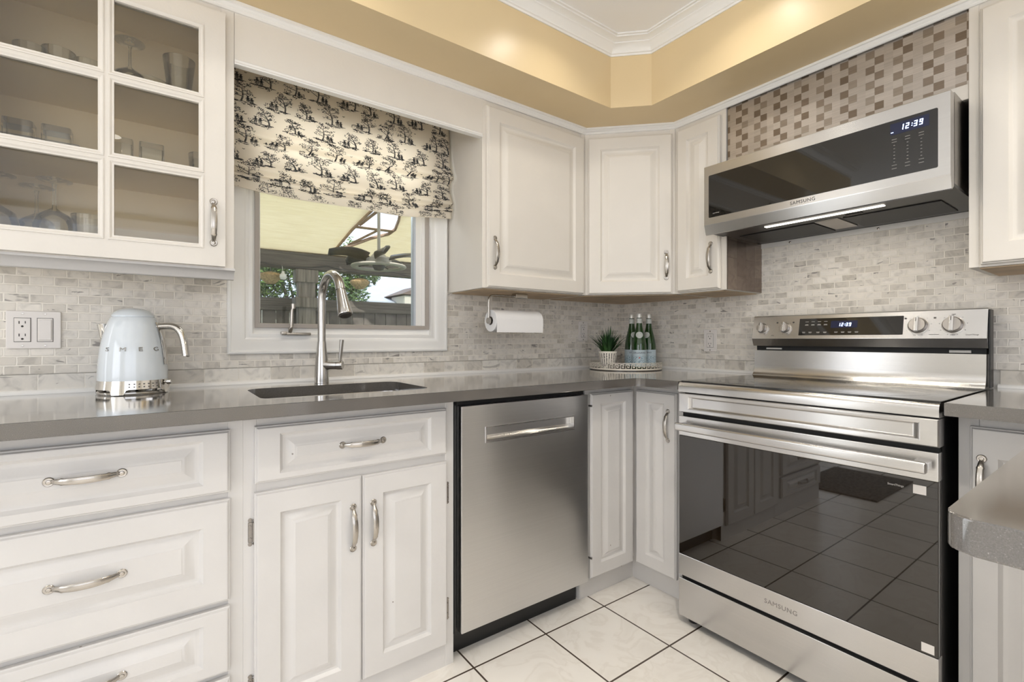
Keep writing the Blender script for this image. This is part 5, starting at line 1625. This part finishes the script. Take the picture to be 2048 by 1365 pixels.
def flared(bm): lathe(bm, [(0, 0), (0.028, 0), (0.029, 0.003), (0.030, 0.02), (0.034, 0.08), (0.042, 0.150), (0.0405, 0.150), (0.0325, 0.08), (0.028, 0.022), (0, 0.018)], 32)
def bowlg(bm): lathe(bm, [(0, 0), (0.022, 0), (0.024, 0.004), (0.040, 0.022), (0.050, 0.045), (0.0485, 0.045), (0.038, 0.024), (0.02, 0.007), (0, 0.006)], 32)
KEEP = {}
def gl(kind, fn, label, cat, grp, spots):
    for (x, y, z) in spots:
        if kind not in KEEP:
            bm = B(); fn(bm); o = finish(kind, bm, M_glass, None, 50); KEEP[kind] = o
        else:
            o = KEEP[kind].copy(); COL.objects.link(o)
        o.location = (x, y, z)
        lab = label.pop(0) if isinstance(label, list) else label
        tag(o, lab, cat, grp)
Z1, Z2, Z3 = 1.3185, 1.5595, 1.7795
gl('wine_glass', wine_inverted, ['upside-down wine glass at the left end of the bottom cabinet shelf', 'upside-down wine glass, middle one of three stems on the bottom cabinet shelf', 'upside-down wine glass nearest the centre mullion on the bottom cabinet shelf', 'upside-down wine glass alone on the top cabinet shelf'], 'glass', 'wine glasses standing on their rims',
   [(-2.582, -0.17, Z1), (-2.520, -0.085, Z1), (-2.470, -0.19, Z1), (-2.315, -0.12, Z3 - 0.045 + 0.045)])
gl('tumbler', tumbler, ['small clear tumbler left of the mullion on the bottom cabinet shelf', 'clear tumbler at the far left of the top cabinet shelf', 'clear tumbler second from the left on the top cabinet shelf', 'clear tumbler beside the centre mullion on the top cabinet shelf', 'clear tumbler at the right end of the middle cabinet shelf'], 'glass', 'round tumblers in the glass-door cabinet',
   [(-2.405, -0.17, Z1), (-2.53, -0.10, Z3), (-2.47, -0.12, Z3), (-2.41, -0.09, Z3), (-2.135, -0.13, Z2)])
gl('square_tumbler', square_glass, ['heavy square glass tumbler behind the left half of the middle right pane', 'heavy square glass tumbler in the centre of the middle right pane', 'heavy square glass tumbler behind the middle left pane, near the frame edge', 'heavy square glass tumbler behind the middle left pane, nearer the mullion'], 'glass', 'square tumblers on the middle shelf',
   [(-2.335, -0.15, Z2), (-2.262, -0.15, Z2), (-2.545, -0.14, Z2), (-2.470, -0.14, Z2)])
gl('flared_glass', flared, 'tall flared glass at the right end of the top cabinet shelf', 'glass', None, [(-2.195, -0.16, Z3)])
gl('glass_bowl', bowlg, ['shallow glass bowl standing on the top cabinet shelf', 'glass bowl at the centre of the bottom cabinet shelf, right of the mullion', 'glass bowl at the right end of the bottom cabinet shelf'], 'bowl', 'glass bowls in the cabinet',
   [(-2.265, -0.19, Z3), (-2.285, -0.15, Z1 + 0.0), (-2.175, -0.16, Z1)])
KEEP_b = tag(boxo('storage_box', plain('white_box', (0.55, 0.52, 0.50), 0.6), None, -2.612, -2.43, -0.10, -0.02, Z2, Z2 + 0.075, 0.002, 1), 'pale low box lying behind the glasses on the middle cabinet shelf', 'box')

# ================================================================== RUG (seen only as a reflection)
def rug_mat():
    m, tr, b, o = nt('dark_rug')
    tc = N(tr, 'ShaderNodeTexCoord'); v = N(tr, 'ShaderNodeTexVoronoi', i_Scale=45.0); tr.links.new(tc.outputs['Object'], v.inputs['Vector'])
    r = ramp(tr, [(0.1, (0.05, 0.045, 0.04)), (0.6, (0.20, 0.185, 0.17))]); tr.links.new(v.outputs['Distance'], r.inputs[0]); tr.links.new(r.outputs[0], b.inputs['Base Color']); b.inputs['Roughness'].default_value = 0.95
    return m
tag(boxo('doormat', rug_mat(), None, -3.6, -2.85, -0.82, -0.30, 0.0, 0.012, 0.003, 1), 'dark woven doormat reflected in the oven door glass', 'mat')

# ceiling pot lights
KEEPL = None
for i, (px_, py_) in enumerate(POTS):
    t = thing('recessed_light', 'round recessed ceiling light with white rim', 'ceiling light', (px_, py_, CEIL), 0, 'recessed ceiling lights')
    if KEEPL is None:
        bm = B(); lathe(bm, [(0.052, -0.001), (0.066, -0.001), (0.068, -0.004), (0.060, -0.007), (0.050, -0.005), (0.052, -0.001)], 32); a_ = finish('rim', bm, M_trim, t)
        bm = B(); lathe(bm, [(0, -0.003), (0.052, -0.003), (0.052, -0.001), (0, -0.001)], 32); b__ = finish('lens', bm, plain('lamp_lens', (1, 1, 1), 0.5, emit=(1, 0.93, 0.83), estr=9.0), t)
        KEEPL = (a_, b__)
    else:
        for s_ in KEEPL:
            c = s_.copy(); COL.objects.link(c); c.parent = t

# ================================================================== OUTSIDE
bm = B(); box(bm, -14, 10, 0.15, 26, -0.40, -0.30)
g_ = struct(finish('ground', bm, M_grass, None, 0))
# house wall outside the kitchen is wall_back itself
t = thing('gazebo', 'grey wooden gazebo with a yellow fabric canopy outside the window', 'gazebo', (0, 0, -0.30))
def gb(name, mat, x0, x1, y0, y1, z0, z1, bev=0.004): return boxo(name, mat, t, x0, x1, y0, y1, z0 + 0.30, z1 + 0.30, bev, 1)
gb('beam', M_wood, -4.6, 1.6, 2.60, 2.72, 1.705, 1.845)
gb('beam', M_wood, -4.6, 1.6, 2.62, 2.70, 1.860, 1.90)
gb('beam', M_wood, 1.35, 1.5, 0.3, 2.6, 1.705, 1.845)
gb('post', M_wood2, -1.262, -1.117, 2.615, 2.705, -0.30, 1.704)
gb('post_collar', M_wood2, -1.285, -1.095, 2.595, 2.725, 1.585, 1.70)
gb('post_collar', M_wood2, -1.290, -1.090, 2.590, 2.730, 1.36, 1.45)
gb('post', M_wood2, 1.30, 1.45, 2.615, 2.705, -0.30, 1.704)
gb('post', M_wood2, -4.4, -4.25, 2.615, 2.705, -0.30, 1.704)
# canopy: sloping fabric with an opening framed in wood
def can(x, y): return 1.87 + 0.3 * (2.6 - y) - 0.035 * math.sin(max(0, min(1, (x + 3.6) / 3.0)) * PI) * math.sin(max(0, min(1, (2.75 - y) / 2)) * PI)
m, tr, b_s, o_s = nt('yellow_canopy')
b_s.inputs['Base Color'].default_value = (0.92, 0.82, 0.62, 1); b_s.inputs['Roughness'].default_value = 0.9
ts = N(tr, 'ShaderNodeBsdfTranslucent'); ts.inputs[0].default_value = (0.85, 0.72, 0.38, 1)
tcn = N(tr, 'ShaderNodeTexCoord'); mpn = N(tr, 'ShaderNodeMapping'); mpn.inputs['Scale'].default_value = (3, 40, 3); tr.links.new(tcn.outputs['Object'], mpn.inputs[0])
nn = N(tr, 'ShaderNodeTexNoise', i_Scale=2.0, i_Detail=3.0); tr.links.new(mpn.outputs[0], nn.inputs['Vector'])
rr2 = ramp(tr, [(0.3, (0.88, 0.79, 0.60)), (0.7, (0.96, 0.88, 0.70))]); tr.links.new(nn.outputs['Fac'], rr2.inputs[0]); tr.links.new(rr2.outputs[0], ts.inputs[0]); tr.links.new(rr2.outputs[0], b_s.inputs['Base Color'])
mxs = N(tr, 'ShaderNodeMixShader'); mxs.inputs[0].default_value = 0.6
tr.links.new(b_s.outputs[0], mxs.inputs[1]); tr.links.new(ts.outputs[0], mxs.inputs[2]); tr.links.new(mxs.outputs[0], o_s.inputs[0])
M_canopy = m
SKY = [(-0.977, 2.532), (-0.96, 2.30), (-0.945, 2.104), (-0.907, 1.847), (-0.86, 1.60), (-0.76, 1.50), (-0.70, 1.65), (-0.628, 1.885), (-0.598, 2.033), (-0.62, 2.12), (-0.745, 2.23), (-0.88, 2.42)]
bm = B()
NXc, NYc = 60, 40
cx0, cx1, cy0, cy1 = -4.6, 1.6, 0.45, 2.74
def inside(x, y, P):
    r = False; j = len(P) - 1
    for i in range(len(P)):
        if (P[i][1] > y) != (P[j][1] > y) and x < (P[j][0] - P[i][0]) * (y - P[i][1]) / (P[j][1] - P[i][1]) + P[i][0]: r = not r
        j = i
    return r
# sheet built as a triangulated surface around the opening
from mathutils.geometry import delaunay_2d_cdt
pts2 = [Vector(p_) for p_ in SKY]; ne = len(pts2); edges = [(i, (i + 1) % ne) for i in range(ne)]
for i in range(NXc + 1):
    for j in range(NYc + 1):
        p_ = (cx0 + (cx1 - cx0) * i / NXc, cy0 + (cy1 - cy0) * j / NYc)
        pts2.append(Vector(p_))
vo, eo, fo, _, _, _ = delaunay_2d_cdt(pts2, edges, [], 0, 1e-5)
vv = [bm.verts.new((p_.x, p_.y, can(p_.x, p_.y) + 0.30)) for p_ in vo]
for f in fo:
    cxx = sum(vo[i].x for i in f) / len(f); cyy = sum(vo[i].y for i in f) / len(f)
    if not inside(cxx, cyy, SKY): bm.faces.new([vv[i] for i in f])
for v in [v for v in bm.verts if not v.link_faces]: bm.verts.remove(v)
cn = finish('canopy', bm, M_canopy, t, 60); sm = cn.modifiers.new('thick', 'SOLIDIFY'); sm.thickness = 0.003
bm = B(); sweep(bm, [(x, y, can(x, y) + 0.295) for x, y in SKY], 0.016, 0.012, n=8, closed=True); finish('opening_rim', bm, M_woodrim, t)
bm = B()
sweep(bm, [(-0.94, 2.07, can(-0.94, 2.07) + 0.30), (-0.61, 2.08, can(-0.61, 2.08) + 0.30)], 0.035, 0.012, side=(0, 1, 0), n=4)
sweep(bm, [(-0.90, 2.05, can(-0.9, 2.05) + 0.31), (-0.76, 1.52, can(-0.76, 1.52) + 0.31)], 0.012, 0.02, n=4)
sweep(bm, [(-0.88, 2.42, can(-0.88, 2.42) + 0.31), (-0.72, 2.1, can(-0.72, 2.1) + 0.31)], 0.012, 0.02, n=4)
finish('opening_bars', bm, M_woodrim, t)

# ceiling fan
fx_, fy_ = -1.00, 1.35
cz = can(fx_, fy_)
t = thing('ceiling_fan', 'dark outdoor ceiling fan with a ring light hanging under the canopy', 'fan', (fx_, fy_, 1.60))
bm = B(); lathe(bm, [(0, cz - 1.60), (0.05, cz - 1.60), (0.045, cz - 1.63), (0.012, cz - 1.65), (0.011, 0.10), (0.03, 0.09), (0.06, 0.055), (0.085, 0.045), (0.09, 0.02), (0.07, 0.0), (0, -0.005)], 28); finish('motor', bm, M_fangrey, t, 50)
for k in range(5):
    a = math.radians(72 * k + 40)
    bm = B(); n_ = 8; L_ = 0.27
    top = []
    for i in range(n_ + 1):
        s = i / n_; w = (0.022 + 0.028 * math.sin(PI * (0.15 + 0.75 * s))) * (1 - 0.75 * s ** 6); x = 0.08 + L_ * s; cz2 = 0.05 + 0.02 * math.sin(s * PI)
        top.append([(x, -w, cz2 - 0.02), (x, 0, cz2 + 0.004), (x, w, cz2 + 0.02)])
    vsg = [[bm.verts.new(Matrix.Rotation(a, 3, 'Z') @ Vector(p_)) for p_ in row] for row in top]
    for i in range(n_):
        for j in range(2): bm.faces.new([vsg[i][j], vsg[i][j + 1], vsg[i + 1][j + 1], vsg[i + 1][j]])
    b_ = finish('blade', bm, M_fan, t, 50); sm = b_.modifiers.new('thick', 'SOLIDIFY'); sm.thickness = 0.008
bm = B(); sweep(bm, [(0.17 * math.cos(a), 0.17 * math.sin(a), -0.01) for a in [2 * PI * k / 40 for k in range(40)]], 0.013, 0.022, side=(0, 0, 1), n=8, closed=True)
finish('light_ring', bm, M_fangrey, t, 50)
bm = B()
for k in range(4):
    a = PI / 4 + k * PI / 2
    sweep(bm, [(0.05 * math.cos(a), 0.05 * math.sin(a), 0.01), (0.165 * math.cos(a), 0.165 * math.sin(a), -0.005)], 0.006, n=8)
lathe(bm, [(0, -0.04), (0.03, -0.035), (0.045, -0.01), (0.04, 0.005), (0, 0.005)], 20)
finish('light_hub', bm, M_fan, t, 50)

# fence
t = thing('fence', 'dark weathered board fence behind the gazebo', 'fence', (0, 2.85, -0.30))
boxo('top_rail', M_wood, t, -6, 5, -0.06, 0.06, 1.64, 1.752, 0.004, 1)
boxo('mid_rail', M_wood, t, -6, 5, 0.0, 0.05, 0.3, 0.4, 0.004, 1)
bm = B()
x = -6.0
while x < 5: box(bm, x, x + 0.108, -0.012, 0.008, 0.05, 1.66); x += 0.115
finish('boards', bm, plain('fence_boards', (0.13, 0.115, 0.105), 0.85, noise=0.3, nscale=10), t, 0)

# string-light cable along the beam
bm = B()
P_ = []
for k in range(80):
    x = -3.6 + k * 0.055
    s_ = (x + 1.64) / 0.62; fr = s_ - math.floor(s_)
    P_.append((x, 2.585, 1.745 - 0.035 * (1 - (2 * fr - 1) ** 2)))
sweep(bm, P_, 0.005, n=6)
tag(finish('light_cable', bm, M_fan, None, 50), 'dark string-light cable looped along the gazebo beam', 'cable')
# hanging lanterns and a bulb
def lantern(label, x, y, z):
    t = thing('pendant_lantern', label, 'lantern', (x, y, z), 0, None)
    bm = B(); lathe(bm, [(0.02, 0.085), (0.075, 0.070), (0.092, 0.050), (0.085, 0.028), (0.055, 0.0), (0.035, -0.02), (0.0, -0.024)], 28); finish('basket', bm, M_basket, t, 50)
    bm = B(); sweep(bm, [(0, 0, 0.08), (0, 0, 0.126)], 0.003, n=6); finish('cord', bm, M_fan, t)
lantern('woven straw lantern hanging left of the gazebo post', -1.478, 2.66, 1.58)
lantern('woven straw lantern hanging right of the faucet, beyond the gazebo beam', -0.70, 2.66, 1.58)
bm = B(); lathe(bm, [(0, -0.03), (0.02, -0.025), (0.029, -0.005), (0.027, 0.015), (0.012, 0.03), (0.012, 0.045), (0, 0.045)], 20, (-1.40, 2.545, 1.615)); sweep(bm, [(-1.40, 2.545, 1.65), (-1.40, 2.594, 1.72)], 0.002, n=6)
tag(finish('light_bulb', bm, M_bulb, None, 50), 'round frosted bulb beside the left straw lantern', 'light bulb')

# trees
def tree(label, x, y, z0, h, crowns, seed, n_leaf, trunk_r=0.09, ls=0.05):
    random.seed(seed)
    t = thing('tree', label, 'tree', (x, y, z0))
    bm = B(); sweep(bm, [(0, 0, 0), (0.05, 0, h * 0.3), (-0.03, 0.02, h * 0.6), (0.02, 0, h * 0.85)], [trunk_r, trunk_r * 0.8, trunk_r * 0.6, 0.03], n=10)
    for c in crowns:
        sweep(bm, [(0, 0, h * 0.35), (c[0] * 0.5, c[1] * 0.5, (h * 0.4 + c[2]) / 2), (c[0], c[1], c[2])], [trunk_r * 0.4, trunk_r * 0.25, 0.01], n=6)
    finish('trunk', bm, M_bark, t, 50)
    bm = B()
    for k in range(n_leaf):
        c = random.choice(crowns)
        while True:
            p = Vector((random.uniform(-1, 1), random.uniform(-1, 1), random.uniform(-1, 1)))
            if 0.25 < p.length < 1: break
        p = Vector((c[0] + p.x * c[3], c[1] + p.y * c[3], c[2] + p.z * c[3] * 0.75))
        a = Vector((random.gauss(0, 1), random.gauss(0, 1), random.gauss(0, 1))).normalized()
        b_ = a.orthogonal().normalized(); s = ls * random.uniform(0.6, 1.3)
        vs = [bm.verts.new(p + a * s), bm.verts.new(p + b_ * s * 0.4), bm.verts.new(p - a * s), bm.verts.new(p - b_ * s * 0.4)]
        bm.faces.new(vs)
    finish('foliage', bm, M_leaf, t, 0, recalc=False)
tree('leafy green tree behind the gazebo post', -0.75, 4.3, -0.3, 2.3, [(-0.62, 0, 2.05, 0.34), (-0.25, 0.1, 2.15, 0.42), (0.15, 0, 2.2, 0.40), (0.42, 0, 1.95, 0.30), (-0.45, 0, 2.45, 0.45), (0.1, 0.1, 2.55, 0.5), (0.62, 0, 2.25, 0.26)], 3, 9000, ls=0.034)
tree('leafy green tree far beyond the fence, left of the gazebo post', -2.3, 7.4, -0.3, 3.2, [(0, 0, 2.4, 0.7), (0.9, 0, 2.5, 0.7), (0.5, 0, 3.2, 0.9), (-0.8, 0, 2.6, 0.8), (1.5, 0.2, 2.9, 0.7)], 8, 5200, ls=0.06)
# neighbouring house: long pale roof and a small brown gable
t = thing('house', 'neighbouring house with a long pale roof and a brown gable', 'house', (0, 9.0, -0.30))
bm = B(); pr2 = [(0.0, 2.20), (0.0, 2.27), (2.5, 2.95), (2.5, 2.88)]
extr(bm, pr2, -0.5, 9.0, 'x'); finish('roof', bm, M_roofw, t, 0)
boxo('wall', M_siding, t, -0.3, 8.8, 0.3, 2.4, 0.0, 2.26)
bm = B(); v6 = [(2.2, -0.55, 2.42), (2.75, -0.55, 2.66), (3.5, -0.55, 2.40), (2.2, 0.6, 2.42), (2.75, 0.6, 2.66), (3.5, 0.6, 2.40)]
V_ = [bm.verts.new(p_) for p_ in v6]
for f in ((0, 1, 2), (3, 5, 4), (0, 3, 4, 1), (1, 4, 5, 2), (0, 2, 5, 3)): bm.faces.new([V_[i] for i in f])
finish('gable', bm, M_brownroof, t, 0)
boxo('gable_wall', M_siding, t, 2.3, 3.4, -0.5, 0.29, 0.0, 2.395)

# even shading over bevelled faces
for o in list(SC.objects):
    if o.type == 'MESH' and o.name.split('.')[0] not in ('fabric', 'foliage', 'leaves', 'canopy', 'blade', 'lettering', 'letter', 'body', 'glass'):
        if 6 <= len(o.data.polygons) < 5000:
            w_ = o.modifiers.new('wn', 'WEIGHTED_NORMAL'); w_.keep_sharp = True; w_.weight = 80
